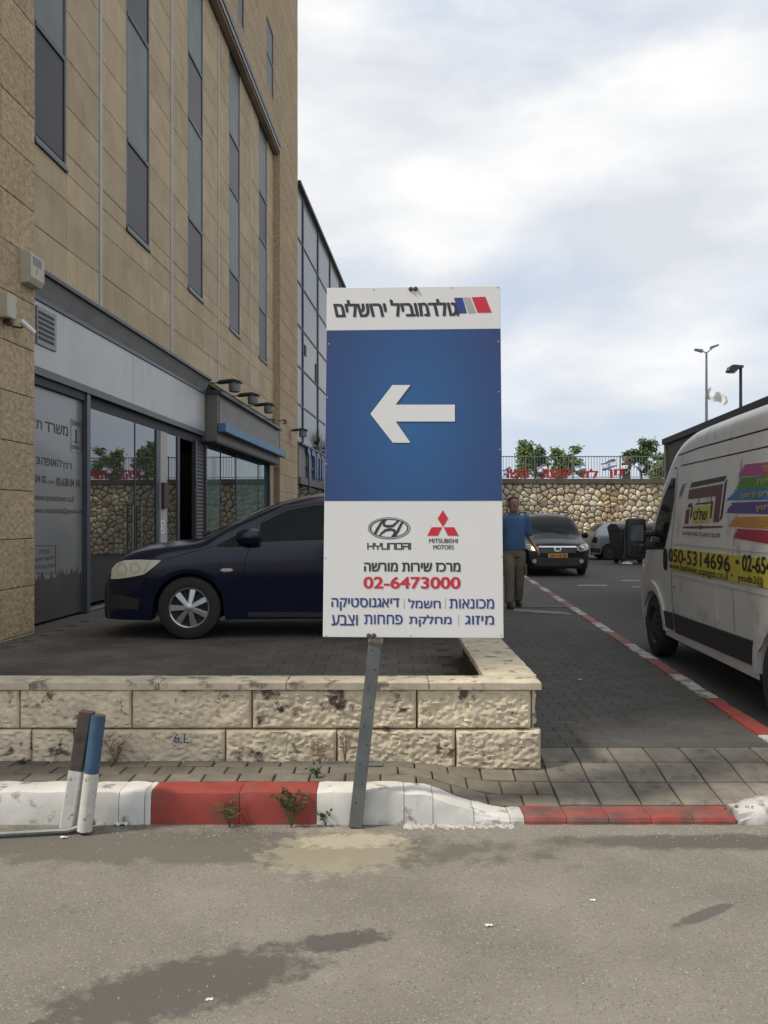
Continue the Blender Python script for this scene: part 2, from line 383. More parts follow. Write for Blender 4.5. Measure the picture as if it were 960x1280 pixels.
# kerbs
kerb = tag(bpy.data.objects.new('front_kerb', None), kind='structure'); COL.objects.link(kerb)
def kerb_stone(x0, x1, mt, name='kerb_stone', hfun=None, y0=4.33, rough=0.0):
    hf = hfun or kerb_h; mb = MB(); n = max(3, int((x1-x0)/.035)); prof_n = 7; V = []; Fc = []
    for i in range(n+1):
        x = x0+.0015+(x1-x0-.003)*i/n; h = hf(x); s_ = 0 if 0 < i < n else .004
        ch = min(.022, h*.5)
        pr = [(0, -.02), (0.004, h*.5), (.012, h-ch), (.018, h-ch*.3), (.034, h+.001), (.12, h+.001), (.18, h-.0), (.18, -.02)]
        for k, (yy, zz) in enumerate(pr):
            nn = noise.noise(Vector((x*9, yy*14+3, zz*14)))*.006*(1+rough*6)*(1 if 0 < k < 7 else 0)
            chip = 0
            if rough: chip = max(0, noise.noise(Vector((x*22, 5, zz*20)))-.25)*.07*rough
            V.append((x, y0+yy+s_*(1 if k < 4 else 0)+nn*.6+chip, zz-s_*(1 if 0 < k < 7 else 0)+nn*.5-chip*.4*(k > 1)))
    m = 8
    for i in range(n):
        for k in range(m-1): Fc.append((i*m+k, (i+1)*m+k, (i+1)*m+k+1, i*m+k+1))
    Fc += [tuple(range(m-1, -1, -1)), tuple(range(n*m, n*m+m))]
    cx = (x0+x1)/2; V = [(a-cx, b-y0, c) for a, b, c in V]
    return mb.add(V, Fc).build(name, mt, kerb, smooth=True, loc=(cx, y0, 0))
xx = lambda px: (px-480)/F*4.36
edges = [(-9.0, -5, k_white), (-5, -3.2, k_red), (-3.2, xx(-60), k_white), (xx(-60), xx(112), k_white), (xx(112), xx(150), k_white), (xx(150), xx(182), k_white), (xx(182), xx(190), k_white),
         (xx(190), xx(300), k_red), (xx(300), xx(396), k_red), (xx(396), xx(505), k_white)]
for a, b, m_ in edges: kerb_stone(a, b, m_, rough=.14)
kerb_stone(xx(505), xx(541), k_white, rough=.55)
kerb_stone(xx(541), xx(592), k_white, rough=.3); kerb_stone(xx(592), xx(637), k_white, rough=.3); kerb_stone(xx(637), xx(655), k_white2)
for i in range(5):
    a = xx(655)+(xx(918)-xx(655))*i/5; b = xx(655)+(xx(918)-xx(655))*(i+1)/5; kerb_stone(a, b, k_red3, name='dropped_kerb_stone')
kerb_stone(xx(922), xx(1000), k_white2, rough=1.0, hfun=lambda x: .06+.04*max(0, min(1, (x-1.85)/.2)))
street_kerb = tag(bpy.data.objects.new('street_kerb', None), kind='structure'); COL.objects.link(street_kerb)
def street_stone(y0, y1, mt, zt=.15, rough=0):
    mb = MB(); n = 10 if y0 < 14 else 2; V = []; Fc = []
    for i in range(n+1):
        y = y0+.004+(y1-y0-.008)*i/n; X0 = kerbX(y)
        h = zt if y0 > 5.5 else .06+(zt-.06)*max(0, min(1, (y-4.6)/.9))
        for (dx, z) in ((-.01, h-.03), (-.002, h), (.115, h), (.142, h-.03), (.15, -.01)):
            nn = noise.noise(Vector((y*8, dx*20, 2)))*.006*(1+rough*5); V.append((X0+dx+nn, y, z+nn*.6 if z > 0 else z))
    for i in range(n):
        for k in range(4): Fc.append((i*5+k, i*5+k+1, (i+1)*5+k+1, (i+1)*5+k))
    Fc += [(0, 1, 2, 3, 4), (n*5+4, n*5+3, n*5+2, n*5+1, n*5)]
    c = Vector((kerbX((y0+y1)/2), (y0+y1)/2, 0)); mb.add([Vector(p)-c for p in V], Fc); return mb.build('kerb_stone', mt, street_kerb, smooth=True, loc=c)
bd = [4.52, 4.95, 5.55, 6.68, 7.69, 8.52, 9.56, 10.55, 11.5]
while bd[-1] < 23: bd.append(bd[-1]+.98)
for i in range(len(bd)-1):
    w = i in (0, 1) or i % 2 == 1
    street_stone(bd[i], bd[i+1], (k_white2 if w else (k_red if i < 3 else k_red2)), rough=1.0 if i < 2 else .2)
# white dashes on the road
mk = mat('worn road paint', (.36, .35, .33), .8, var=.3, vscale=10)
for (px, py, w, d) in ((740, 732, .65, .22), (789, 726, .5, .2), (800, 734, .4, .15)):
    Y = CAMZ*F/(py-HZ); X = (px-CX)/F*Y
    mb = MB(); mb.add([(X-w/2, Y-d/2, .008), (X+w/2, Y-d/2, .008), (X+w/2+.05, Y+d/2, .008), (X-w/2, Y+d/2, .008)], [(0, 1, 2, 3)])
    tag(mb.build('road_marking', mk), kind='structure')

# ------------------------------------------------------------------ forecourt (raised platform)
g = MB(); g.add([(-14, 5.10, PLZ-.012), (.92, 5.10, PLZ-.012), (.92, 30, PLZ-.012), (-14, 30, PLZ-.012)], [(0, 1, 2, 3)])
g.add([(.92, 7.7, PLZ-.012), (.92, 30, PLZ-.012), (.92, 30, 0), (.92, 7.7, 0)], [(0, 1, 2, 3)])
fore_m = mat('forecourt paving', (.088, .080, .069), .9, var=.34, vscale=1.6, bump=.003, bscale=40, rand=.12)
forecourt = tag(g.build('forecourt', joint_m), kind='structure')
lvl = lambda x, y: PLZ
y = 6.45; row = 0; cnt = 0; far = MB()
while y < 12:
    x = .48-(row % 2)*.12
    while x > -4.0+.05*y:
        if cnt < 270 and x > -3.6: slab_on(lvl, x, y, .24, .2, .02, 'forecourt_paver', fore_m, forecourt, gap=.003, j=.0008); cnt += 1
        else: slab_on(lvl, x, y, .24, .2, .02, '', None, None, gap=.003, j=.0008, store=far)
        x -= .24
    y += .2; row += 1
far.build('forecourt_pavers', fore_m, forecourt, kind='stuff')

# ------------------------------------------------------------------ low stone wall
lw = empty('low_stone_wall', (0, 0, 0), 0, 'low cream wall of rough stone blocks with flat coping behind the painted kerb', 'wall')
WY = 4.95
g = MB(); g.box(-9, .86, WY+.03, WY+.2, 0, .555); g.box(.70, .86, WY+.2, 7.6, 0, .555); g.build('core', joint_m, lw)
xw = lambda px: (px-480)/F*WY
def rough_block(x0, x1, z0, z1, y0, seed, parent, mt=cream, depth=.045, amp=.017, axis='y', name='stone_block'):
    w, h = x1-x0, z1-z0; nx = max(6, min(110, int(w/.009))); nz = max(6, int(h/.009)); V = []; Fc = []
    for j in range(nz+1):
        for i in range(nx+1):
            a, b = x0+w*i/nx, z0+h*j/nz
            e = min(i, nx-i, j, nz-j)
            edge = max(0, min(1, min(a-x0, x1-a, b-z0, z1-b)/.014))
            n_ = .55*noise.noise(Vector((a*11, b*15, seed)))+.75*noise.noise(Vector((a*34, b*44, seed+4)))+.55*noise.noise(Vector((a*75, b*85, seed)))
            pit = -max(0, noise.noise(Vector((a*32+9, b*55, seed+2)))-.22)*2.2
            d = edge**.6*(.012+amp*(n_*.62+.35)+amp*pit)
            jitter = .002*noise.noise(Vector((a*40, b*40, seed+9)))
            q = (a+jitter*(e == 0), y0-d, b+jitter*(e == 0)) if axis == 'y' else (y0+d, a, b)
            V.append(q)
    for j in range(nz):
        for i in range(nx): Fc.append((j*(nx+1)+i, j*(nx+1)+i+1, (j+1)*(nx+1)+i+1, (j+1)*(nx+1)+i))
    # back closure
    k = len(V); back = depth
    cs = [(x0, z0), (x1, z0), (x1, z1), (x0, z1)]
    for a, b in cs: V.append((a, y0+back, b) if axis == 'y' else (y0-back, a, b))
    bot = [i for i in range(nx+1)]; right = [j*(nx+1)+nx for j in range(nz+1)]; top = [nz*(nx+1)+i for i in range(nx, -1, -1)]; left = [j*(nx+1) for j in range(nz, -1, -1)]
    for loop_, (p, q) in ((bot, (k, k+1)), (right, (k+1, k+2)), (top, (k+2, k+3)), (left, (k+3, k))): Fc.append(tuple(loop_+[q, p]))
    mb = MB(); mb.add(V, Fc); return mb.build(name, mt, parent, smooth=True)
r1 = [-440, -290, -130, 25, 165, 315, 521, 664]; r2 = [-420, -250, -100, 40, 93, 282, 421, 569, 676]
for i in range(len(r1)-1): rough_block(xw(r1[i])+.004, xw(r1[i+1])-.004, .338, .562, WY, i*3.7, lw)
for i in range(len(r2)-1): rough_block(xw(r2[i])+.004, xw(r2[i+1])-.003, .10, .330, WY-.006, 40+i*2.3, lw)
yy = WY+.06
for i, L_ in enumerate((.55, .7, .6, .62)):
    rough_block(yy+.004, yy+L_-.004, .338, .562, .872, 80+i, lw, axis='x', depth=.02); rough_block(yy+.104, yy+L_+.09, .10, .33, .878, 90+i, lw, axis='x', depth=.02); yy += L_
def coping(x0, x1, y0, y1, name='coping_stone', seed=0):
    """flat slab with a slightly uneven rounded front"""
    mb = MB(); nx = max(4, int((x1-x0)/.04)); ny = max(4, int((y1-y0)/.04)); V = []; Fc = []
    def zt(x, y): return .612+.003*noise.noise(Vector((x*6, y*6, seed)))
    top = [[None]*(ny+1) for _ in range(nx+1)]
    for i in range(nx+1):
        for j in range(ny+1):
            x = x0+(x1-x0)*i/nx; y = y0+(y1-y0)*j/ny; edge = (i in (0, nx)) or (j in (0, ny))
            wob = .006*noise.noise(Vector((x*9, y*9, seed+3)))*edge
            top[i][j] = len(V); V.append((x+wob*(i in (0, nx)), y+wob*(j in (0, ny)), zt(x, y)-(.008 if edge else 0)))
    bt = len(V)
    for i in range(nx+1):
        for j in range(ny+1):
            if i in (0, nx) or j in (0, ny): pass
    for i in range(nx):
        for j in range(ny): Fc.append((top[i][j], top[i+1][j], top[i+1][j+1], top[i][j+1]))
    ring = [top[i][0] for i in range(nx+1)]+[top[nx][j] for j in range(1, ny+1)]+[top[i][ny] for i in range(nx-1, -1, -1)]+[top[0][j] for j in range(ny-1, 0, -1)]
    low = []
    for r_ in ring: low.append(len(V)); V.append((V[r_][0], V[r_][1], .566))
    for k in range(len(ring)): Fc.append((ring[k], low[k], low[(k+1) % len(ring)], ring[(k+1) % len(ring)]))
    Fc.append(tuple(reversed(low))); mb.add(V, Fc); mb.build(name, cream_top, lw, smooth=True)
cp = [-440, -250, -120, 40, 201, 358, 536]
for i in range(len(cp)-1): coping(xw(cp[i])+.003, xw(cp[i+1])-.003, 4.915, 5.15, seed=i)
coping(xw(536)+.003, .905, 4.915, 5.15, seed=8)
for i, (a, b) in enumerate(((5.154, 5.95), (5.955, 6.75), (6.755, 7.62))): coping(.60, .918, a, b, seed=11+i)
# blue sprayed marks on the wall
gm = mat('blue marker paint', (.03, .09, .22), .7, var=.1)
lettering('6.L', xw(220), xw(239), CAMZ-(926-HZ)/F*WY, CAMZ-(914-HZ)/F*WY, 0, gm, lw, Matrix(((1, 0, 0, 0), (0, 0, -1, WY-.050), (0, 1, 0, 0), (0, 0, 0, 1))), name='painted_mark', bold=-.01, thick=.004)

# ------------------------------------------------------------------ the big directional sign
SB = at(516, 797, 4.345); ST = at(516.5, 358.5, 4.533)
sz_ = (ST-SB); SH = sz_.length; vz = sz_.normalized()
vx = Vector((math.cos(R(2.6)), -math.sin(R(2.6)), math.tan(R(.65)))).normalized(); vx = (vx-vz*vx.dot(vz)).normalized(); vn = vx.cross(vz).normalized()
# sign frame: x right, y up, z towards the viewer
SM = Matrix((( vx.x, vz.x, vn.x, SB.x), (vx.y, vz.y, vn.y, SB.y), (vx.z, vz.z, vn.z, SB.z), (0, 0, 0, 1)))
sign = empty('directional_sign', (0, 0, 0), 0, 'tall white and blue sign board with white left arrow on a leaning grey post', 'sign')
SW = .9175
sp = mat('white sign sheet', (.60, .60, .595), .42, var=.025, vscale=2, spec=.4)
# printed blue field: lighter blue in the middle of the print
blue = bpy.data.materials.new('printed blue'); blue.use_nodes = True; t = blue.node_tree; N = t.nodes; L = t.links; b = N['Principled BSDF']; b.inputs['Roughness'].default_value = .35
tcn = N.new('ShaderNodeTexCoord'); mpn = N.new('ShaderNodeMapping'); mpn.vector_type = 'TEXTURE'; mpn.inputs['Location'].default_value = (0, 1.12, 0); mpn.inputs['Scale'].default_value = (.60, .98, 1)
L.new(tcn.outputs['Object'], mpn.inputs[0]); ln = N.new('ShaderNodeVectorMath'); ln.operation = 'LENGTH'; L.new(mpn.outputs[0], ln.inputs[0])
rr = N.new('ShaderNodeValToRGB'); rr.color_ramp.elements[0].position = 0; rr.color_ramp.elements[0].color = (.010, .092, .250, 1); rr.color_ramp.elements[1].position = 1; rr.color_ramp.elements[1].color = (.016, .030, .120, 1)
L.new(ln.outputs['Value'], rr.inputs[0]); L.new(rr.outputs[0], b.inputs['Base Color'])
def sp2(px, py): return onplane(px, py, SM)
mb = MB(); mb.box(-SW/2, SW/2, 0, SH, -.022, 0); panel = mb.build('sign_panel', sp, sign, bevel=.002); panel.matrix_local = SM
def on_sign(o): o.matrix_local = SM; return o
y_hi = sp2(516, 412)[1]; y_lo = sp2(516, 626)[1]
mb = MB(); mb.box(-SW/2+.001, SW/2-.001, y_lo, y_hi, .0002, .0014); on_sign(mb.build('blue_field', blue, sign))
# arrow: printed drop shade and white arrow
ar = [(463, 517.5), (490.5, 481.5), (513, 481.5), (494.5, 506), (568.5, 506), (568.5, 527), (494.5, 527), (513, 553.5), (491, 553.5)]
arp = [sp2(*p) for p in ar]
sh_m = mat('printed dark blue', (.012, .035, .11), .4, var=0)
mb = MB(); mb.prism([(x+.006, y-.007) for x, y in arp], .0016, .0022, 'z'); on_sign(mb.build('arrow_shade', sh_m, sign))
mb = MB(); mb.prism(arp, .0024, .0034, 'z'); on_sign(mb.build('arrow', sp, sign))
ink = mat('black ink', (.022, .022, .026), .4, var=0); navy = mat('navy ink', (.018, .038, .18), .4, var=0); redi = mat('red ink', (.48, .014, .028), .4, var=0)
greyi = mat('grey ink', (.33, .32, .31), .4, var=0); midi = mat('thin grey ink', (.40, .40, .42), .4, var=0)
def stext(s, bx, m_, heb=False, bold=.0, name='lettering', skew=0):
    (x0, y0), (x1, y1) = sp2(bx[0], bx[3]), sp2(bx[2], bx[1])
    if heb or True: return on_sign(lettering(s, x0, x1, y0, y1, .0016, m_, sign, heb=heb, bold=bold, name=name, skew=skew))
stext('גולדמוביל ירושלים', (418.5, 374, 571, 396.5), ink, True, .035, skew=-.22)
for pl, m_ in (([(567.5, 372.5), (578, 372), (583.5, 391.5), (573.5, 392)], navy), ([(578.8, 372), (587.5, 371.8), (595, 391), (585.5, 391.5)], greyi), ([(589.5, 371.6), (606.5, 371), (614.5, 390.6), (597, 391)], redi)):
    mb = MB(); mb.prism([sp2(*p) for p in pl], .0004, .0016, 'z'); on_sign(mb.build('colour_bar', m_, sign))
# oval emblem with slanted letter
def ell(cx, cy, a, b, n=44, ro=0): return [(cx+a*math.cos(2*math.pi*k/n), cy+b*math.sin(2*math.pi*k/n)) for k in range(n)]
ec = (486.3, 660.3)
def ringm(a0, b0, a1, b1, z0, z1, c=ec):
    mb = MB(); n = 44; o_ = [sp2(*p) for p in ell(c[0], c[1], a0, b0)]; i_ = [sp2(*p) for p in ell(c[0], c[1], a1, b1)]
    V = [(x, y, z1) for x, y in o_]+[(x, y, z1) for x, y in i_]+[(x, y, z0) for x, y in o_]+[(x, y, z0) for x, y in i_]; Fc = []
    for k in range(n):
        q = (k+1) % n; Fc += [(k, q, n+q, n+k), (k, 2*n+k, 2*n+q, q), (n+k, n+q, 3*n+q, 3*n+k)]
    return mb.add(V, Fc)
on_sign(ringm(26.4, 13.6, 22.5, 10.8, .0004, .0016).build('emblem_ring', ink, sign))
on_sign(ringm(25.6, 12.9, 24.2, 11.9, .0017, .0021).build('emblem_ring_shine', midi, sign))
def ribbon(pts, w, m_, z=.0016, name='emblem_stroke'):
    P = [Vector(sp2(*p)) for p in pts]; mb = MB(); V = []; n = len(P); s_ = 1/238.
    for i, p in enumerate(P):
        d = (P[min(i+1, n-1)]-P[max(i-1, 0)]).normalized(); nn = Vector((-d.y, d.x)); ww = (w[i] if isinstance(w, list) else w)*s_/2
        V += [(p.x+nn.x*ww, p.y+nn.y*ww, z), (p.x-nn.x*ww, p.y-nn.y*ww, z)]
    Fc = [(2*i, 2*i+1, 2*i+3, 2*i+2) for i in range(n-1)]
    return on_sign(mb.add(V, Fc).build(name, m_, sign))
ribbon([(479.8, 649.6), (475.6, 655), (471.4, 662), (467.6, 670)], [2.2, 3.0, 3.4, 3.0], ink)
ribbon([(504.6, 650.6), (501, 656), (497.6, 663), (492.8, 671.2)], [2.2, 3.0, 3.4, 3.0], ink)
ribbon([(482.6, 649), (479.6, 653), (480, 656.6), (484.5, 658), (491, 657.4), (496.5, 652.5), (499.5, 649.4)], [2, 3, 3.4, 3.4, 3.2, 2.4, 1.6], ink)
ribbon([(473.6, 671.2), (476.5, 667), (481.5, 663), (488, 661.6), (493, 663), (493.4, 667), (489.5, 671.8)], [1.6, 2.4, 3.2, 3.4, 3.4, 3, 2], ink)
# wordmark drawn in straight strokes: H Y U N D A I
def strokes(letters, bx, m_, w):
    x0, y0, x1, y1 = bx; n = len(letters); tot = sum(l[0] for l in letters)+.28*(n-1); u = (x1-x0)/tot; x = x0
    for wd, segs in letters:
        mb = MB()
        for sg in segs:
            P = [Vector(sp2(x+a*u, y1-(y1-y0)*b_)) for a, b_ in sg]
            for p, q in zip(P, P[1:]):
                d = (q-p).normalized(); nn = Vector((-d.y, d.x))*w/2; p2 = p-d*w/2; q2 = q+d*w/2
                mb.prism([tuple(p2+nn), tuple(p2-nn), tuple(q2-nn), tuple(q2+nn)], .0008, .0016+.00002*len(mb.f), 'z')
        on_sign(mb.build('lettering', m_, sign)); x += (wd+.28)*u
strokes([(1, [[(0, 0), (0, 1)], [(1, 0), (1, 1)], [(0, .5), (1, .5)]]), (1, [[(0, 1), (0, .62), (.5, .45), (1, .62), (1, 1)], [(.5, .45), (.5, 0)]]),
         (1, [[(0, 1), (0, 0), (1, 0), (1, 1)]]), (1, [[(0, 0), (0, 1), (1, 1), (1, 0)]]), (1, [[(0, 0), (0, 1), (1, 1), (1, 0), (0, 0)]]),
         (1, [[(0, 0), (0, .55)], [(0, 1), (1, 1), (1, 0)], [(0, .45), (1, .45)]]), (.06, [[(0, 0), (0, 1)]])], (459.8, 679.3, 513.3, 686.2), ink, .0062)
for pl in ([(553.6, 637.6), (560.2, 648.2), (553.6, 658.6), (547, 648.2)], [(552.6, 659), (539.5, 659), (534, 669.6), (547.4, 669.6)], [(554.6, 659), (567.6, 659), (573.4, 669.6), (559.8, 669.6)]):
    mb = MB(); mb.prism([sp2(*p) for p in pl], .0004, .0016, 'z'); on_sign(mb.build('emblem_diamond', redi, sign))
stext('MITSUBISHI', (536.5, 673.3, 572, 678.6), ink, bold=.012); stext('MOTORS', (541.6, 681.2, 567, 686.6), ink, bold=.012)
stext('מרכז שירות מורשה', (455.5, 703.5, 575, 714), ink, True, .038)
stext('02-6473000', (455, 721.5, 575, 735.3), redi, bold=.042)
stext('מכונאות', (562, 748.8, 617.2, 760.4), navy, True, .018); stext('חשמל', (510.5, 748.4, 550.5, 760), navy, True, .018); stext('דיאגנוסטיקה', (414.5, 747.8, 499, 763), navy, True, .018)
stext('מיזוג', (581.5, 769.6, 617.2, 780.6), navy, True, .018); stext('מחלקת', (511.5, 768.8, 564, 783), navy, True, .018)
stext('פחחות', (455.5, 768.6, 503, 780), navy, True, .018); stext('וצבע', (414.5, 768.8, 447, 781.5), navy, True, .018)
for x_, y_ in ((556.4, 754.5), (505, 754.5), (573, 775)):
    a = sp2(x_, y_); mb = MB(); mb.box(a[0]-.0013, a[0]+.0013, a[1]-.026, a[1]+.026, .0008, .0016); on_sign(mb.build('divider_line', midi, sign))
# rivets round the edge, rusty bolts top and bottom, bracket
rv = mat('rivet', (.5, .5, .5), .35, metal=.7, var=0); rust = mat('rusty bolt', (.10, .07, .055), .7, metal=.4, var=.4, vscale=120)
m0 = MB(); m0.lathe([(0, .0022), (.0022, .002), (.0036, .0006), (.0036, -.001)], 8)
rvo = on_sign(m0.build('rivet', rv, sign, smooth=True)); first = True
for px, py in ((411, 430), (409.3, 497), (408, 580), (404.5, 697), (623, 427), (623.5, 490), (625, 562), (626.5, 695), (407, 794), (513, 794), (626, 793.5), (467, 361.8), (564, 359), (622, 357.6)):
    a = sp2(px, py); M2 = SM @ Matrix.Translation((max(-SW/2+.008, min(SW/2-.008, a[0])), max(.007, min(SH-.007, a[1])), .0016))
    o = rvo if first else inst('rivet', rvo.data, sign, (0, 0, 0)); first = False; o.matrix_local = M2
m0 = MB(); m0.lathe([(0, .012), (.006, .012), (.0085, .009), (.0085, .003), (.012, .003), (.012, -.002)], 10)
bo = m0.build('bolt', rust, sign, smooth=True); first = True
for px, py in ((513.5, 361.5), (519.5, 361.2), (461, 794.5), (467.2, 794.5)):
    a = sp2(px, py); o = bo if first else inst('bolt', bo.data, sign, (0, 0, 0)); first = False; o.matrix_local = SM @ Matrix.Translation((a[0], a[1], .002))
# post: leaning folded steel channel set in a dab of concrete
pb = at(445.5, 1021, 4.29); pt_ = at(517, 357, 4.578); d = (pt_-pb).normalized(); px_ = Vector((1, 0, 0)); px_ = (px_-d*px_.dot(d)).normalized(); pn = px_.cross(d)
PM = Matrix(((px_.x, pn.x, d.x, pb.x), (px_.y, pn.y, d.y, pb.y), (px_.z, pn.z, d.z, pb.z), (0, 0, 0, 1)))   # x right, y towards the viewer, z up the post
Lp = (pt_-pb).length-.02
post_m = mat('painted grey post', (.105, .115, .115), .55, metal=.25, var=.25, vscale=7, col2=(.17, .165, .15), c2scale=12, c2pos=(.56, .7), streak=(1, 1, .15))
mb = MB(); W2, D2, T2 = .033, .036, .004
mb.prism([(-W2, D2*.4), (-W2, -D2), (-W2+T2, -D2), (-W2+T2, D2*.4-T2), (W2-T2, D2*.4-T2), (W2-T2, -D2), (W2, -D2), (W2, D2*.4)], -.05, Lp, 'z'); po = mb.build('post', post_m, sign, bevel=.0012); po.matrix_local = PM
hm = MB(); hm.lathe([(0, .0012), (.0042, .0011), (.0042, -.001)], 8, 'y'); ho = hm.build('post_hole', black, sign); ho.matrix_local = PM @ Matrix.Translation((-.01, D2*.4, .07))
for k in range(1, 9): o = inst('post_hole', ho.data, sign, (0, 0, 0)); o.matrix_local = PM @ Matrix.Translation((.012 if k % 2 else -.010, D2*.4, .07+k*.095))
br = MB(); br.box(-.036, .040, .0, .022, .865, .885); br.box(-.036, .040, .0225, .026, .872, .90); bo2 = br.build('bracket', mat('worn bracket', (.22, .19, .15), .7, metal=.3, var=.4, vscale=40), sign, bevel=.002); bo2.matrix_local = PM
br = MB(); br.box(-.04, .045, .002, .03, Lp-.07, Lp-.03); o = br.build('bracket', MATS['worn bracket'], sign, bevel=.002); o.matrix_local = PM

# ------------------------------------------------------------------ leaning bollard posts at the kerb
def leaning(name, base, top, label, rad, mats, split, sq):
    b_ = at(*base); t_ = at(*top); root = empty(name, b_, 0, label, 'post'); d = (t_-b_); L_ = d.length; d.normalize()
    x = Vector((1, 0, 0)); x = (x-d*x.dot(d)).normalized(); n_ = x.cross(d); M = Matrix(((x.x, n_.x, d.x, 0), (x.y, n_.y, d.y, 0), (x.z, n_.z, d.z, 0), (0, 0, 0, 1)))
    for nm, z0, z1, m_ in (('painted_base', -.04, L_*split, mats[0]), ('upper_tube', L_*split, L_, mats[1])):
        mb = MB()
        if sq:
            a = rad; c = .006; pr = [(-a+c, -a), (a-c, -a), (a, -a+c), (a, a-c), (a-c, a), (-a+c, a), (-a, a-c), (-a, -a+c)]
        else: pr = [(rad*math.cos(k*math.pi/12), rad*math.sin(k*math.pi/12)) for k in range(24)]
        mb.prism(pr, z0, z1, 'z'); o = mb.build(nm, m_, root, smooth=True); o.matrix_local = M
    # open top of the tube
    mb = MB(); q = rad*.86
    pr = [(-q, -q), (q, -q), (q, q), (-q, q)] if sq else [(q*math.cos(k*math.pi/8), q*math.sin(k*math.pi/8)) for k in range(16)]
    mb.prism(pr, L_, L_+.001, 'z'); o = mb.build('tube_opening', mats[2], root); o.matrix_local = M
    return root
p_white = mat('chipped white paint', (.50, .49, .46), .65, var=.15, vscale=14, col2=(.16, .14, .12), c2scale=16, c2pos=(.56, .62), coord='O')
p_brown = mat('brown painted steel', (.060, .045, .042), .6, var=.25, vscale=12, col2=(.03, .025, .024), c2scale=14, coord='O')
p_blue = mat('flaking blue paint', (.035, .085, .155), .55, var=.2, vscale=10, col2=(.11, .10, .085), c2scale=11, c2pos=(.54, .60), coord='O', streak=(1, 1, .4))
rust_m = mat('rusty rim', (.07, .045, .03), .85, var=.4, vscale=40)
leaning('bollard', (86, 1026, 4.24), (109, 889.5, 4.25), 'left of two leaning kerb posts, square and dark brown above a white base', 0.033, (p_white, p_brown, rust_m), .47, True)
leaning('bollard', (107, 1028, 4.21), (123, 894, 4.24), 'right of two leaning kerb posts, round with flaking blue paint above a white base', .036, (p_white, p_blue, rust_m), .46, False)
mb = MB(); p = at(-20, 1046, 4.22); q = at(117, 1026, 4.21); mb.tube([(p.x, 4.13, .02), (q.x-.12, 4.20, .018), (q.x, 4.23, .05)], .013, 8)
tag(mb.build('metal_rod', steel, smooth=True), 'thin grey metal rod lying on the asphalt at the foot of the leaning posts', 'rod')
mb = MB(); p = at(385, 940, 4.88); q = at(478, 932, 4.9); mb.box(p.x, q.x, -.018, .018, 0, .012); o = mb.build('metal_strip', steel, bevel=.002, loc=(0, 4.83, .155)); o.rotation_euler = (.1, -.02, .02)
tag(o, 'flat grey metal strip lying on the pavers against the low stone wall', 'strip')

# ------------------------------------------------------------------ weeds
leaf_g = mat('weed leaf', (.060, .095, .028), .7, var=.25, vscale=30, rand=.1); dry = mat('dry stem', (.20, .125, .075), .85, var=.3, vscale=30)
def weed(name, c, r_, h, n, label, m_=leaf_g, blade=False, stems=8, dryfrac=0):
    root = empty(name, c, 0, label, 'weed'); mb = MB(); lf = MB(); rg = random.Random(sum(map(ord, label)))
    for i in range(stems):
        a = rg.uniform(0, 6.28); rr_ = r_*rg.uniform(.3, 1); hh = h*rg.uniform(.5, 1); P = [(0, 0, 0), (math.cos(a)*rr_*.4, math.sin(a)*rr_*.25, hh*.6), (math.cos(a)*rr_, math.sin(a)*rr_*.5, hh)]
        mb.tube(P, [.0022, .0016, .0008], 4)
        for k in range(n//stems):
            t = rg.uniform(.15, 1); p = Vector(P[1])*(1-abs(t-.5)*0)+(Vector(P[2])-Vector(P[1]))*(t*1.2-.3)
            s_ = rg.uniform(.006, .014)*(1.6 if blade else 1); e = Vector((rg.uniform(-1, 1), rg.uniform(-1, 1), rg.uniform(-.2, 1))).normalized(); f_ = e.cross(Vector((rg.uniform(-1, 1), rg.uniform(-1, 1), rg.uniform(-1, 1)))).normalized()
            if blade: lf.add([p-f_*s_*.12, p+f_*s_*.12, p+e*s_*4], [(0, 1, 2)])
            else: lf.add([p, p+e*s_+f_*s_*.5, p+e*s_*2.1, p+e*s_-f_*s_*.5], [(0, 1, 2, 3)])
    mb.build('stem', dry if dryfrac else m_, root); lf.build('leaves', m_, root)
gnd = lambda px, py, z=0: (lambda Y: Vector(((px-CX)/F*Y, Y, z)))((CAMZ-z)*F/(py-HZ))
p = Vector((xx(366), 4.29, 0)); weed('weed', p, .13, .22, 230, 'leafy green weed growing against the right end of the red kerb', stems=15)
p = Vector((xx(290), 4.29, 0)); weed('weed', p, .10, .13, 120, 'thin grassy tuft at the middle of the red painted kerb', m_=mat('straw grass', (.10, .105, .045), .8, var=.3, vscale=30), blade=True, stems=14)
p = Vector(((397-CX)/F*4.6, 4.58, .16)); weed('weed', p, .07, .07, 80, 'small green weed on the pavers just behind the red kerb end', stems=9)
p = Vector(((408-CX)/F*4.35, 4.31, 0)); weed('weed', p, .06, .08, 40, 'small straggling weed at the foot of the white kerb beside the sign post', stems=6)
drym = mat('dry weed', (.155, .085, .055), .9, var=.3, vscale=30)
p = Vector(((146-CX)/F*4.88, 4.86, .15)); weed('dry_weed', p, .12, .19, 80, 'reddish dry weed at the wall base behind the blue post', m_=drym, blade=True, stems=18, dryfrac=1)
p = Vector(((400-CX)/F*4.88, 4.86, .15)); weed('dry_weed', p, .08, .17, 45, 'reddish dry weed at the wall base left of the sign post', m_=drym, blade=True, stems=8, dryfrac=1)
p = Vector(((432-CX)/F*4.88, 4.86, .15)); weed('dry_weed', p, .05, .26, 45, 'thin upright dry stems against the stone wall right beside the sign post', m_=drym, blade=True, stems=7, dryfrac=1)
p = Vector(((31-CX)/F*4.88, 4.86, .15)); weed('weed', p, .04, .03, 50, 'tiny green weed at the wall base left of the leaning posts', stems=8)
p = Vector(((925-CX)/F*4.45, 4.42, .02)); weed('dry_weed', p, .09, .05, 40, 'low dry weed in the broken kerb at the sidewalk corner', m_=drym, stems=9, dryfrac=1)

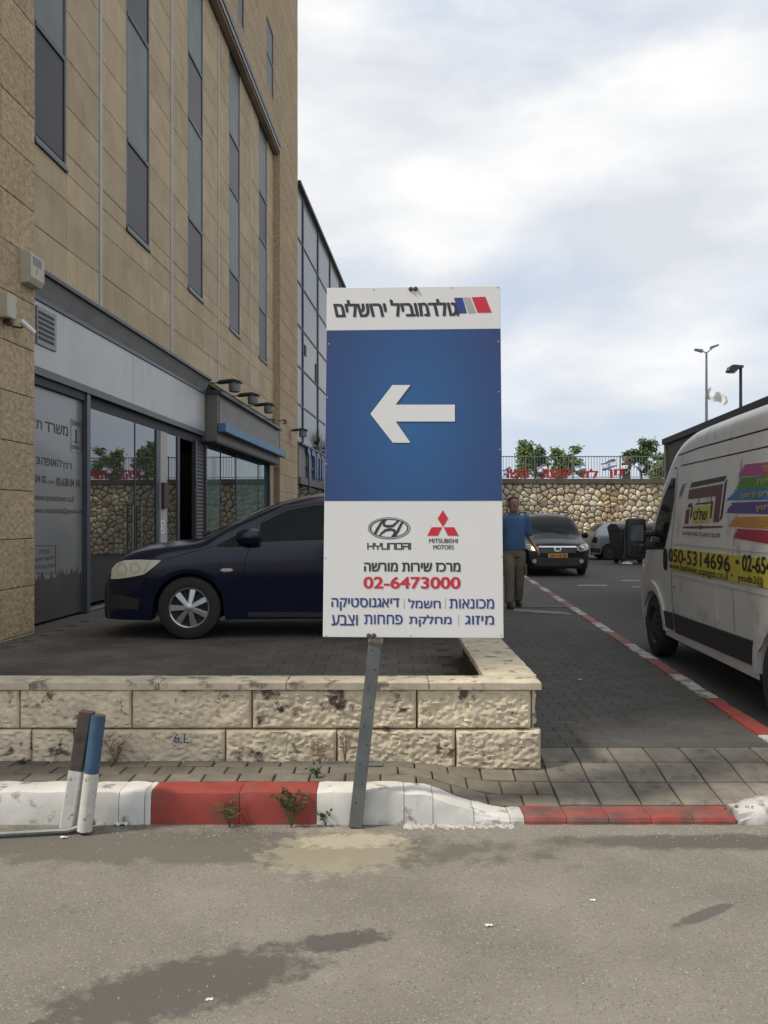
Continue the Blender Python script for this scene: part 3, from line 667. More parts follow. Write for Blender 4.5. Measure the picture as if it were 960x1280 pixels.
# ------------------------------------------------------------------ litter, chips, grit
lit = mat('white litter', (.62, .61, .58), .7, var=.1, coord='O', vscale=30)
def scrap(px, py, s_, label, z=0):
    g_ = gnd(px, py, z); mb = MB(); V = []; n = 6; rg = random.Random(px)
    for j in range(n):
        for i in range(n): V.append(((i/(n-1)-.5)*s_*rg.uniform(.75, 1.2), (j/(n-1)-.5)*s_*.6*rg.uniform(.75, 1.2), rg.uniform(.002, s_*.28)))
    Fc = [(j*n+i, j*n+i+1, (j+1)*n+i+1, (j+1)*n+i) for j in range(n-1) for i in range(n-1)]
    o = mb.add(V, Fc).build('litter', lit, loc=g_); md = o.modifiers.new('thickness', 'SOLIDIFY'); md.thickness = .002; tag(o, label, 'litter')
scrap(152, 1031, .075, 'larger crumpled white paper scrap at the kerb right of the leaning posts'); scrap(181, 1026, .055, 'smaller white paper scrap at the kerb below the left end of the red paint')
scrap(80, 1048, .03, 'small white chip on the asphalt beside the metal rod'); scrap(741, 1126, .022, 'bright white chip alone on the asphalt at right')
scrap(611, 1158, .028, 'pale flattened scrap on the asphalt below the sign, nearer the camera'); scrap(262, 1250, .022, 'pale chip lying in the dark wet stain')
scrap(747, 1030, .02, 'small white chip beside the dropped red kerb'); scrap(725, 850, .03, 'white cigarette packet scrap on the dark sidewalk', .15)
mb = MB(); rg = random.Random(4)
for i in range(1500):
    if i < 900: x = rg.uniform(-2.2, 2.4); y = 4.31-abs(rg.gauss(0, .09))
    else: x = rg.uniform(-2, 2); y = rg.uniform(2.3, 4.2)
    s_ = rg.uniform(.0012, .0045); h = s_*rg.uniform(.5, 1)
    mb.add([(x-s_, y-s_*.6, 0), (x+s_*.8, y-s_, 0), (x+s_, y+s_, 0), (x-s_*.7, y+s_*.8, 0), (x, y, h*1.4)], [(0, 1, 4), (1, 2, 4), (2, 3, 4), (3, 0, 4)])
tag(mb.build('grit', mat('grit', (.26, .245, .21), .9, var=.4, vscale=20)), kind='stuff')
mb = MB(); rg = random.Random(9)
for i in range(260):
    x = rg.uniform(xx(505), xx(640)); y = 4.325-abs(rg.gauss(0, .02)); s_ = rg.uniform(.004, .011)
    mb.add([(x-s_, y-s_*.6, 0), (x+s_*.8, y-s_, 0), (x+s_, y+s_, 0), (x-s_*.7, y+s_*.8, 0), (x, y, s_*.9)], [(0, 1, 4), (1, 2, 4), (2, 3, 4), (3, 0, 4)])
tag(mb.build('kerb_rubble', mat('pale rubble', (.42, .41, .38), .9, var=.3, vscale=20)), kind='stuff')

# ------------------------------------------------------------------ stone office building on the left
TH = math.atan(.0486); X0B = -4.40
bld = empty('stone_office_building', (X0B, 0, 0), -TH, 'tall sandy stone building with narrow window strips above grey shop fronts', 'building')
BM = Matrix.Translation((X0B, 0, 0)) @ Matrix.Rotation(-TH, 4, 'Z')
U = lambda px, off=0: (-X0B-off)*F/(532-px)                # depth along the facade at a photo column
PV = Matrix(((0, 0, 1, 0), (1, 0, 0, 0), (0, 1, 0, 0), (0, 0, 0, 1)))   # facade plane: x along, y up, z out of the wall
slab_m = mat('smooth facade stone', (.44, .350, .225), .85, var=.14, vscale=2.2, bump=.001, bscale=60, rand=.09, col2=(.42, .295, .165), c2scale=2.6, c2pos=(.5, .75), streak=(3, 3, .5))
rough_m = mat('hammered facade stone', (.41, .312, .195), .95, var=.22, vscale=14, bump=.03, bscale=17, rand=.07)
mortar = mat('mortar joint', (.27, .21, .14), .9, var=.1)
fr_m = mat('dark grey aluminium', (.055, .062, .072), .45, metal=.3, var=.1)
fr_b = mat('blue grey aluminium', (.070, .082, .100), .42, metal=.3, var=.12)
trim_m = mat('weathered aluminium trim', (.24, .235, .22), .5, metal=.35, var=.15, vscale=2)
strip_m = mat('pale joint strip', (.40, .39, .37), .6, var=.12, vscale=2)
# core masses
NEAR, PU, P2, END = 3.9, 9.22, 24.75, 28.15
g = MB(); g.box(-14, -.03, PU, P2, 4.3, 12.06); g.box(-14, .17, NEAR, PU, -.2, 24); g.box(-14, .17, P2, END, -.2, 24); g.box(-14, .17, PU, P2, 12.06, 24)
g.box(-14, -3.2, PU, P2, -.2, 4.3); g.build('core', mortar, bld)
def facade_piece(name, mt, u0, u1, z0, z1, x, store=None, gap=.005, t=.03, amp=0):
    if store is not None: store.box(x-t, x, u0+gap/2, u1-gap/2, z0+gap/2, z1-gap/2); return
    mb = MB(); a, b = (u1-u0-gap)/2, (z1-z0-gap)/2; c = .006
    V = [(-t, -a, -b), (-t, a, -b), (-t, a, b), (-t, -a, b), (-c, -a, -b), (-c, a, -b), (-c, a, b), (-c, -a, b), (0, -a+c, -b+c), (0, a-c, -b+c), (0, a-c, b-c), (0, -a+c, b-c)]
    mb.add(V, [(0, 1, 5, 4), (1, 2, 6, 5), (2, 3, 7, 6), (3, 0, 4, 7), (4, 5, 9, 8), (5, 6, 10, 9), (6, 7, 11, 10), (7, 4, 8, 11), (8, 9, 10, 11)])
    return mb.build(name, mt, bld, loc=(x+random.uniform(-.002, .002), (u0+u1)/2, (z0+z1)/2))
wins = [(9.62, 10.50), (12.60, 13.66), (15.86, 16.94), (19.20, 20.30), (22.62, 23.75)]
strips = [11.6, 14.84, 18.18, 21.5]
SZ, TZ = 5.78, 12.04
# smooth slabs between the windows
cols = [PU]
for (a, b) in wins: cols += [a, b]
cols += strips; cols = sorted(cols+[P2]); dz = .585; zr = [4.34]+[4.27+dz*k for k in range(1, 14) if 4.27+dz*k < 11.9]+[TZ]
zr = sorted(set(zr+[SZ])); zr = [z for z in zr if z == SZ or abs(z-SZ) > .12]
for i in range(len(zr)-1):
    for j in range(len(cols)-1):
        a, b = cols[j], cols[j+1]; isw = any(abs(a-w[0]) < .01 for w in wins)
        if isw and zr[i] >= SZ-.01: continue
        if a in strips: a += .05
        if b in strips: b -= .05
        if b-a > 1.25 and not isw: c_ = (a+b)/2; facade_piece('facade_slab', slab_m, a, c_, zr[i], zr[i+1], 0); a = c_
        facade_piece('facade_slab', slab_m, a, b, zr[i], zr[i+1], 0)
for u in strips:
    mb = MB(); mb.box(-.03, .012, u-.045, u+.045, 4.34, TZ); mb.build('joint_strip', strip_m, bld)
# window strips: recess, frame, panes
glass_dark = mat('dark window glass', (.035, .033, .038), .35, var=.2, vscale=1.4, spec=.3, ior=1.3)
glass_pale = mat('pale translucent glass panel', (.13, .15, .145), .4, var=.18, vscale=1.8, spec=.3, ior=1.35)
zs = [(SZ+.10, 7.15, glass_dark), (7.15, 9.02, glass_pale), (9.02, 10.24, glass_dark), (10.24, TZ, glass_pale)]
for k, (a, b) in enumerate(wins):
    mb = MB(); mb.box(-.029, -.024, a, b, SZ, TZ); w = mb.build('window', fr_m, bld)
    fb = MB()
    for (p, q) in ((a, a+.05), (b-.05, b)): fb.box(-.0235, -.002, p, q, SZ+.10, TZ)
    zz = [z[1] for z in zs[:-1]]
    for z in zz: fb.box(-.0235, .004, a+.05, b-.05, z-.03, z+.03)
    fb.build('frame', fr_m, w)
    sb_ = MB(); sb_.prism([(-.023, SZ), (.03, SZ), (.03, SZ+.03), (.0, SZ+.10), (-.023, SZ+.10)], a+.002, b-.002, 'y'); o = sb_.build('sill', fr_b, w)
    for z0, z1, m_ in zs:
        pn_ = MB(); pn_.box(-.0235, -.014, a+.05, b-.05, z0+.03, z1-.03); pn_.build('pane', m_, w)
# cornice over the window band
mb = MB(); mb.box(-.05, .03, PU, P2, 12.04, 12.12); mb.build('cornice_lip', fr_m, bld)
mb = MB(); mb.box(-.05, .205, PU, P2, 12.121, 12.24); mb.build('cornice', trim_m, bld)
mb = MB(); mb.box(-.05, .225, PU-.02, P2+.02, 12.241, 12.36); mb.build('cornice_cap', fr_m, bld)
# hammered stone: near pier, upper wall, far pier (0.5 m courses)
upw = [(19.15, 19.85, 12.75, 14.6), (22.62, 23.68, 13.02, 14.85)]
store = MB(); cnt = 0
pcs = []
z = -.165; row = 0
while z < 23:
    z1 = z+.5; off = (row % 2)*.5
    def seg(u0, u1):
        u = u0; first_ = True
        while u < u1-.01:
            e = min(u1, (math.floor((u-off)/1.0+1e-6)+1)*1.0+off)
            if u1-e < .2: e = u1
            pcs.append([u, e, z, z1]); u = e
    seg(NEAR, PU); seg(P2, END)
    if z >= 12.3: seg(PU, P2)
    elif z1 > 12.37: pcs_start = len(pcs); seg(PU, P2); [p.__setitem__(2, 12.365) for p in pcs[pcs_start:]]
    z = z1; row += 1
def clipw(p):
    res = [p]
    for (a, b, c, d) in upw:
        nr = []
        for (u0, u1, z0, z1) in res:
            if u1 <= a or u0 >= b or z1 <= c or z0 >= d: nr.append([u0, u1, z0, z1]); continue
            if u0 < a: nr.append([u0, a, z0, z1])
            if u1 > b: nr.append([b, u1, z0, z1])
            m0, m1 = max(u0, a), min(u1, b)
            if z0 < c: nr.append([m0, m1, z0, c])
            if z1 > d: nr.append([m0, m1, d, z1])
        res = nr
    return res
allp = []
for p in pcs: allp += clipw(p)
allp = [p for p in allp if p[1]-p[0] > .03 and p[3]-p[2] > .03]
def seen(p):
    u, z_ = (p[0]+p[1])/2, (p[2]+p[3])/2; px = 532-(-X0B-.2)*F/u; py = HZ-(z_-CAMZ)*F/u; return px > -8 and py > -8, -u
allp.sort(key=lambda p: (not seen(p)[0], p[0]))
for i, p in enumerate(allp): facade_piece('stone_block', rough_m, *p, .2, store=None if i < 300 else store, gap=.007)
store.build('stone_blocks', rough_m, bld, kind='stuff')
# near end wall towards the camera side, and pier edge returns
g = MB(); g.box(-.27, .17, PU+.001, PU+.02, 4.32, 12.04); g.box(-.27, .17, PU+.001, PU+.02, PLZ, 4.32); g.box(-.03, .17, P2-.02, P2-.001, 3.0, 12.04); g.build('pier_return', rough_m, bld)
for (a, b, c, d) in upw:
    mb = MB(); mb.box(.171, .178, a, b, c, d); w = mb.build('window', glass_dark, bld)
    fb = MB(); fb.box(.179, .192, a, a+.07, c, d); fb.box(.179, .192, b-.07, b, c, d); fb.box(.179, .190, a+.07, b-.07, c, c+.08); fb.box(.179, .191, a+.07, b-.07, (c+d)/2, (c+d)/2+.06); fb.build('frame', fr_m, w)

# ---- shop front one
panel_m = mat('stained silver panel', (.40, .395, .38), .38, metal=.35, var=.10, vscale=1.2, col2=(.23, .20, .16), c2scale=2.4, c2pos=(.60, .8), streak=(4, 4, .5))
ZB, ZT = 3.25, 3.99
for a, b in ((PU+.03, 12.72), (12.735, 16.86)):
    mb = MB(); mb.box(-.25, .055, a, b, ZB, ZT); mb.build('fascia_panel', panel_m, bld, bevel=.004)
mb = MB(); mb.box(-.3, .075, PU+.03, 16.9, ZT+.001, ZT+.05); mb.build('fascia_rail', fr_b, bld)
mb = MB(); mb.prism([(-.30, ZT+.051), (.02, ZT+.051), (.12, 4.27), (-.30, 4.27)], PU+.03, 17.0, 'y'); mb.build('fascia_slope', trim_m, bld)
mb = MB(); mb.box(-.3, .17, PU+.03, 17.0, 4.271, 4.315); mb.build('drip_edge', fr_m, bld)
mb = MB(); mb.box(-1.2, .07, PU+.03, 16.9, 3.16, ZB-.002); mb.build('shop_beam', fr_b, bld)
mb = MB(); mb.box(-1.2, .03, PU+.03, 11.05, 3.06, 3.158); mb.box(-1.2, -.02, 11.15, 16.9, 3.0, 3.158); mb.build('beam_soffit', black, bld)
# frosted window with lettering
frost = mat('frosted window film', (.20, .205, .205), .30, var=.10, vscale=1.2, spec=.4, coat=.35)
mb = MB(); mb.box(-.06, -.02, PU+.02, 11.02, PLZ+.02, 3.06); fp = mb.build('frosted_pane', frost, bld)
mb = MB(); mb.box(-.10, .05, 11.02, 11.13, PLZ, 3.16); mb.build('window_post', fr_b, bld)
mb = MB()
rg = random.Random(3); poly = [(PU+.03, PLZ+.02), (11.02, PLZ+.02)]; u = 11.0
while u > PU+.05: poly.append((u, PLZ+.50+rg.uniform(-.02, .12)*(1.0 if rg.random() > .4 else .2))); u -= .022
poly.append((PU+.03, PLZ+.48)); mb.v = []; mb.prism(poly, -.0195, -.0185, 'x'); mb.build('torn_film', mat('dark film residue', (.055, .048, .045), .6, var=.2, vscale=6), bld)
FP = BM @ Matrix.Translation((-.018, 0, 0)) @ PV
def shop_text(s, x0, y0, x1, y1, m_, heb=False, bold=0, dy=0):
    a = onplane(x0, y1, FP); b = onplane(x1, y0, FP); zc = onplane((x0+x1)/2, (y0+y1)/2+dy, FP)[1]; hh = (y1-y0)/F*(a[0]+b[0])/2/2
    return lettering(s, a[0], b[0], zc-hh, zc+hh, -.018, m_, bld, PV, heb=heb, bold=bold)
tx = mat('dark vinyl lettering', (.022, .022, .024), .5, var=0); tx2 = mat('grey vinyl lettering', (.065, .065, .065), .5, var=0); tx3 = mat('dark red vinyl', (.11, .02, .022), .5, var=0)
shop_text('ת', 45.3, 525.5, 52.5, 536, tx, True, .03, dy=0); shop_text('י', 42, 523, 43.6, 528, tx, True, .03); shop_text('משרד', 56.5, 530, 85, 542, tx, True, .03)
shop_text("רח'", 77.5, 577, 89.5, 586, tx, True, .025); shop_text('האופה', 52, 573.5, 76, 582.5, tx, True, .03); shop_text('3', 45, 571, 50, 580, tx, False, .03)
shop_text('8 04 02', 39.5, 594, 58, 603, tx, False, .03); shop_text('פקס', 59.5, 601, 67.5, 605, tx, True, .02); shop_text('02-630 04 10', 70.5, 598.5, 99.5, 608, tx, False, .03); shop_text("טל'", 101, 606, 106, 610, tx, True, .02)
shop_text('www.towertown.co.il', 42, 618, 92, 626.5, tx2, False, .015); shop_text('town.realestate@gmail.com', 39, 634.5, 105, 643.5, tx2, False, .015)
def shop_poly(pts, m_, lift=.0005, name='print'):
    P = [onplane(x, y, FP) for x, y in pts]; mb = MB(); mb.prism(P, -.0185, -.018+lift, 'x'); return mb.build(name, m_, bld)
# boxed emblem top right of the window
def frame_poly(x0, y0, x1, y1, w, m_, sl):
    f = lambda x, y: (x, y+(x-x0)*sl)
    shop_poly([f(x0, y0), f(x1, y0), f(x1, y0+w), f(x0, y0+w)], m_); shop_poly([f(x0, y1-w), f(x1, y1-w), f(x1, y1), f(x0, y1)], m_)
    shop_poly([f(x0, y0+w), f(x0+w, y0+w), f(x0+w, y1-w), f(x0, y1-w)], m_); shop_poly([f(x1-w, y0+w), f(x1, y0+w), f(x1, y1-w), f(x1-w, y1-w)], m_)
shop_text('TOWER', 89.5, 527, 100.5, 533, tx2, False, .02); shop_text('TOWN', 89.5, 557, 99, 562, tx2, False, .02)
frame_poly(88.5, 524, 101.5, 565, .5, tx2, .2)
shop_poly([(102.3, 526), (105.2, 527), (105.2, 567), (102.3, 565.5)], tx)
shop_poly([(94.3, 536), (95.3, 538.5), (96.4, 536.6), (95.9, 552), (99, 553.4), (95.2, 554.4), (90.5, 551), (94.4, 552.2)], tx)
frame_poly(40.5, 682, 70, 717, .7, tx3, -.02)
shop_poly([(53, 717), (54, 717), (54, 725.5), (38.8, 727), (38.8, 725.8), (53, 724.6)], tx3)
shop_text('מכללה', 49.5, 686, 62, 692, tx2, True, .02); shop_text('ללימודי תיווך', 43.5, 695.5, 67.5, 702, tx2, True, .02); shop_text('שיווק ומכירות', 42, 706, 68.5, 712, tx2, True, .02)
# louvred vent on the fascia
mb = MB(); mb.box(.056, .075, 9.55, 10.05, 3.50, 3.93); vent = mb.build('vent', trim_m, bld, bevel=.003)
for k in range(6):
    mb = MB(); mb.box(.076, .080, 9.58, 9.98, 3.56+k*.057, 3.592+k*.057); mb.build('vent_slot', black, vent)
# clear shop glass, doors
clear = mat('shop window glass', (.018, .022, .021), .015, var=.2, vscale=1.5, ior=2.3, spec=.6)
teal = mat('shop window glass with teal film', (.05, .115, .11), .05, var=.25, vscale=3, ior=2.0)
def pane(name, a, b, z0, z1, x, m_, t=.02): mb = MB(); mb.box(x-t, x, a, b, z0, z1); return mb.build(name, m_, bld)
pane('glass_pane', 11.15, 13.02, PLZ+.10, 3.0, -.02, clear); dr = pane('glass_door', 13.03, 14.02, PLZ+.04, 3.0, -.02, clear)
mb = MB(); mb.box(-.20, .0, 11.13, 14.02, PLZ, PLZ+.035); mb.build('threshold', trim_m, bld)
mb = MB(); mb.box(-.025, -.012, 13.01, 13.035, PLZ+.05, 3.0); mb.build('door_joint', fr_m, bld)
mb = MB(); mb.tube([(.02, 12.82, 1.0), (.02, 12.82, 1.75)], .014, 8); mb.tube([(-.03, 12.82, 1.05), (.02, 12.82, 1.05)], .01, 6); mb.tube([(-.03, 12.82, 1.7), (.02, 12.82, 1.7)], .01, 6); mb.build('door_handle', steel, bld, smooth=True)
mb = MB(); mb.tube([(.02, 13.2, 1.0), (.02, 13.2, 1.75)], .014, 8); mb.tube([(-.03, 13.2, 1.05), (.02, 13.2, 1.05)], .01, 6); mb.tube([(-.03, 13.2, 1.7), (.02, 13.2, 1.7)], .01, 6); mb.build('door_handle', steel, bld, smooth=True)
mb = MB(); mb.box(-.2, .0, 14.02, 14.16, PLZ, 3.0); mb.build('door_post', fr_b, bld)
mb = MB(); mb.box(-.2, .01, 14.20, 14.56, PLZ, 3.0); mb.build('door_post', strip_m, bld)
mb = MB(); mb.box(.011, .07, 14.22, 14.46, 1.72, 2.15); mb.build('intercom_box', mat('dark brown box', (.05, .035, .03), .6), bld, bevel=.01)
mb = MB(); mb.box(.011, .016, 14.20, 14.40, 1.30, 1.52); pl = mb.build('number_plate', white_m, bld)
lettering('3', 14.25, 14.35, 1.33, 1.49, .0162, tx, bld, PV, name='number')
pane('glass_pane', 14.62, 15.22, PLZ+.05, 3.0, -.02, clear); mb = MB(); mb.box(-.12, .0, 15.22, 15.34, PLZ, 3.0); mb.build('door_post', fr_b, bld)
mb = MB(); mb.box(-1.15, -1.1, 15.3, 16.4, PLZ, 3.0); mb.build('doorway_dark', black, bld)
mb = MB(); mb.box(-.5, -.42, 15.36, 15.9, PLZ, 2.9); mb.build('open_door', fr_m, bld)
mb = MB(); mb.box(-.06, .02, 16.34, 16.44, PLZ, 3.05); mb.box(-.06, .02, 17.10, 17.18, PLZ, 3.05); sh_ = mb.build('shutter_frame', fr_m, bld)
brn = mat('brown grey shutter slat', (.095, .080, .072), .55, metal=.2, var=.1)
sl0 = MB(); sl0.prism([(-.02, 0), (.0, .0), (.012, .035), (.0, .068), (-.02, .068)], -.33, .33, 'y'); slm = None
for k in range(38):
    if slm is None: o = sl0.build('shutter_slat', brn, bld, loc=(-.03, 16.77, PLZ+.02+k*.07)); slm = o.data
    else: inst('shutter_slat', slm, bld, (-.03, 16.77, PLZ+.02+k*.07))
# ---- shop front two
for a, b, m_ in ((17.20, 18.45, teal), (18.47, 19.95, clear), (19.97, 23.85, teal)): pane('glass_pane', a, b, PLZ+.45, 3.05, -.02, m_)
for u_ in (18.46, 19.96, 22.6): mb = MB(); mb.box(-.04, -.008, u_-.012, u_+.012, PLZ+.45, 3.05); mb.build('pane_joint', fr_m, bld)
mb = MB(); mb.box(-.2, .02, 17.18, 23.9, PLZ, PLZ+.449); mb.build('shop_plinth', rough_m, bld)
mb = MB(); mb.box(-.2, .06, 23.86, 23.98, PLZ, 3.05); mb.build('door_post', fr_m, bld)
mb = MB(); mb.box(-.2, .02, 23.99, P2-.03, PLZ, 3.05); mb.build('shop_pier', rough_m, bld)
sf = mat('grey composite cladding', (.185, .175, .155), .6, var=.10, vscale=1.2); sf2 = mat('taupe cladding edge', (.15, .135, .115), .6, var=.1)
mb = MB(); mb.box(-.3, .27, 17.0, 24.15, 3.09, 4.02); mb.build('shop_fascia', sf2, bld)
mb = MB(); mb.box(.271, .29, 17.12, 24.05, 3.36, 3.93); mb.build('fascia_panel', sf, bld)
mb = MB(); mb.box(-.3, .36, 16.96, 24.2, 4.021, 4.09); mb.build('fascia_cap', fr_m, bld)
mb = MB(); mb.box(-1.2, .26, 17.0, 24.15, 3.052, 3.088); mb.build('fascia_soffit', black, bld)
blu_m = mat('sky blue painted bar', (.065, .165, .300), .5, var=.12, vscale=3)
mb = MB(); mb.box(.291, .44, 17.0, 24.3, 3.27, 3.44); mb.build('blue_bar', blu_m, bld, bevel=.004)

# ---- fixtures on the wall
def at_facade(px, py, off):
    u = U(px, off); return Vector((off, u*1.0, CAMZ-(py-HZ)/F*u))
def wallthing(name, loc, label, cat, group=None):
    w = BM @ Vector(loc); return empty(name, w, -TH, label, cat, group)
bone = mat('yellowed white plastic', (.43, .40, .30), .5, var=.1, coord='O', vscale=9)
ab = wallthing('alarm_box', (.2, 9.0, 4.16), 'yellowed alarm siren box at the corner of the stone pier above the cameras', 'alarm box')
mb = MB(); mb.prism([(0, -.17), (.09, -.16), (.12, -.10), (.12, .13), (.09, .16), (0, .17)], -.12, .19, 'y'); mb.build('housing', bone, ab, bevel=.004)
mb = MB(); mb.box(.1205, .122, -.08, .12, .03, .12); mb.build('label_plate', mat('faded grey print', (.20, .22, .23), .6), ab)
mb = MB(); mb.box(.1205, .122, .0, .012, -.06, .0); mb.build('keyhole', ink, ab)
cm = wallthing('motion_sensor', (.2, 8.52, 3.62), 'white motion sensor box on the stone pier, cut by the left edge', 'sensor')
mb = MB(); mb.box(0, .10, -.09, .09, -.09, .16); mb.build('housing', bone, cm, bevel=.012)
mb = MB(); mb.tube([(.05, .0, -.10), (.06, .04, -.13)], [.045, .04], 10); mb.build('lens', mat('rust brown dome', (.14, .055, .03), .5), cm, smooth=True)
cm = wallthing('security_camera', (.2, 8.78, 3.50), 'small white bullet security camera on a dark arm under the alarm box', 'camera')
mb = MB(); mb.tube([(0, -.08, -.0), (.06, 0, .0), (.10, .02, .03)], .01, 6); mb.build('arm', black, cm)
mb = MB(); mb.tube([(.08, -.05, .06), (.15, .10, -.03)], .028, 10); mb.build('camera_body', white_m, cm, smooth=True)
fl_d = mat('floodlight black hood', (.03, .033, .033), .5); fl_g = mat('floodlight grey body', (.15, .165, .165), .5)
def flood(px, py, off, label, s_=1.0):
    u = U(px, off); z = CAMZ-(py-HZ)/F*u; o = wallthing('floodlight', (off, u, z), label, 'floodlight', 'spotlights above the second shop sign')
    mb = MB(); mb.tube([(-.50*s_, -.12, -.25), (-.42*s_, -.1, .02), (-.10, 0, .03)], .013, 6); mb.build('arm', fl_d, o)
    mb = MB(); mb.prism([(-.30*s_, .02), (-.22*s_, .075*s_), (.05, .10*s_), (.19*s_, .055*s_), (.17*s_, .02), (0, .045)], -.13*s_, .13*s_, 'y'); mb.build('hood', fl_d, o, bevel=.006)
    mb = MB(); mb.lathe([(0, .05*s_), (.10*s_, .05*s_), (.125*s_, -.02), (.11*s_, -.15*s_), (.0, -.15*s_)], 16, 'z', (.05, 0, 0)); mb.build('lamp_body', fl_g, o, smooth=True)
    mb = MB(); mb.lathe([(0, -.155*s_), (.095*s_, -.154*s_), (.095*s_, -.15*s_)], 16, 'z', (.05, 0, 0)); mb.build('lamp_glass', black, o)
flood(291, 481, .50, 'grey hooded floodlight nearest the camera of the three above the blue bar'); flood(314, 497, .50, 'middle grey hooded floodlight of the three above the blue bar')
flood(334, 509, .50, 'third hooded floodlight above the blue bar, just left of the stone pier'); flood(377, 540, .55, 'hooded floodlight past the stone pier above the blue shop letters', 1.05)
flood(341, 526, .45, 'tiny dark spotlight on the pier at the right end of the blue bar fascia', .45); flood(355, 527, .5, 'small dark cylinder lamp on the far stone pier', .45)

# ------------------------------------------------------------------ glass office building behind it
S2 = math.atan(.071); X02 = -5.0
b2 = empty('glass_office_building', (X02, 0, 0), -S2, 'glass curtain wall building beyond the stone one with shop letters below', 'building'); B2M = Matrix.Translation((X02, 0, 0)) @ Matrix.Rotation(-S2, 4, 'Z')
V0, V1, HT = 28.9, 34.6+8, 12.8
g = MB(); g.box(-12, -.02, V0, V1, -.1, HT-.05); g.build('core', fr_m, b2)
cg = mat('curtain wall glass', (.10, .108, .115), .40, var=.10, vscale=.5, spec=.6, coat=.3, rand=.12); mul = mat('dark mullion', (.045, .05, .06), .5)
vs = [V0, 30.05, 33.6, 37.1, 40.6, V1]; hs = [4.15, 5.44, 6.73, 8.13, 9.6, 11.07, HT-.02]
for i in range(len(vs)-1):
    for j in range(len(hs)-1): pn_ = MB(); pn_.box(-.018, .02, vs[i]+.05, vs[i+1]-.05, hs[j]+.03, hs[j+1]-.03); pn_.build('glass_panel', cg, b2)
for v_ in vs[1:]: mb = MB(); mb.box(-.018, .06, v_-.06, v_+.06, 4.1, HT); mb.build('mullion', mul, b2)
for h_ in hs: mb = MB(); mb.box(-.018, .045, V0, V1, h_-.03, h_+.03); mb.build('transom', mul, b2)
mb = MB(); mb.box(-12, .16, V0-.05, V1+.1, HT+.016, HT+.12); mb.build('parapet_cap', mul, b2)
mb = MB(); mb.box(-.02, .08, V0, V1, 2.95, 4.05); mb.build('shop_fascia', sf, b2)
mb = MB(); mb.box(-.02, .20, V0, V1, 4.051, 4.11); mb.build('fascia_cap', fr_m, b2)
mb = MB(); mb.box(-.02, .16, V0, V1, 2.72, 2.948); mb.build('fascia_base', sf2, b2)
for i in range(5): pn_ = MB(); pn_.box(-.018, .0, V0+.1+i*2.4, V0+2.4+i*2.4, .5, 2.7); pn_.build('glass_pane', clear, b2)
for (a, b_, c, d) in ((30.4, 30.75, 7.35, 7.7), (33.0, 33.3, 6.7, 7.5)):
    mb = MB(); mb.box(.021, .05, a, b_, c, d); mb.build('open_vent', black, b2)
bl = mat('blue channel letter', (.03, .07, .20), .4); wl_ = mat('letter side', (.35, .36, .38), .5)
for k_, (ch_, a_) in enumerate((('ן', 30.3), ('ר', 31.2), ('ח', 32.4), ('ז', 33.6))): lettering(ch_, a_, a_+(.45 if k_ in (0, 3) else .9), 2.7 if k_ == 0 else 3.05, 4.0, .14, bl, b2, PV, bold=.05, thick=.05, name='channel_letter')
mb = MB(); mb.box(.081, .138, 30.3, 34.2, 3.3, 3.4); mb.build('letter_rail', mul, b2)
for k, u_ in enumerate((33.0, 35.2)):
    o = empty('potted_plant', B2M @ Vector((.10, u_, 4.112)), 0, ('spiky plant on the ledge above the blue shop letters, left one', 'spiky plant on the ledge above the blue shop letters, right one')[k], 'plant')
    mb = MB(); mb.lathe([(0, 0), (.12, 0), (.16, .2), (0, .2)], 10); mb.build('pot', sf2, o, smooth=True)
    lf = MB(); rg = random.Random(k)
    for i in range(26):
        a = rg.uniform(0, 6.28); r_ = rg.uniform(.1, .4); h_ = rg.uniform(.3, .75); w_ = .03
        lf.add([(-w_*math.sin(a), w_*math.cos(a), .18), (w_*math.sin(a), -w_*math.cos(a), .18), (r_*math.cos(a), r_*math.sin(a), .2+h_)], [(0, 1, 2)])
    lf.build('leaves', leaf_g, o)

# ------------------------------------------------------------------ rubble retaining wall across the end of the street
RY, RT = 36.0, 3.12
rw = empty('rubble_retaining_wall', (0, RY, 0), 0, 'high retaining wall of rounded pale rubble stones at the end of the street', 'wall')
g = MB(); g.box(-2.6, 60, .05, .7, -.1, 3.0); g.build('core', mat('rubble mortar', (.25, .21, .155), .95, var=.3), rw)
rub = mat('pale rubble stone', (.66, .575, .43), .9, var=.20, vscale=5, bump=.008, bscale=14, rand=.30, col2=(.60, .47, .28), c2scale=.7, c2pos=(.5, .62))
rg = random.Random(11); seeds = []; cw = .245; nx_ = int(32/cw); nz_ = int(3.05/.235)
for i in range(nx_):
    for j in range(nz_+1):
        seeds.append(Vector((-2.5+(i+.5+(j % 2)*.5+rg.uniform(-.55, .55))*cw, (j+.5+rg.uniform(-.5, .5))*3.0/(nz_+1))))
grid = {}
for i, s_ in enumerate(seeds): grid.setdefault((int(s_.x//.6), int(s_.y//.6)), []).append(i)
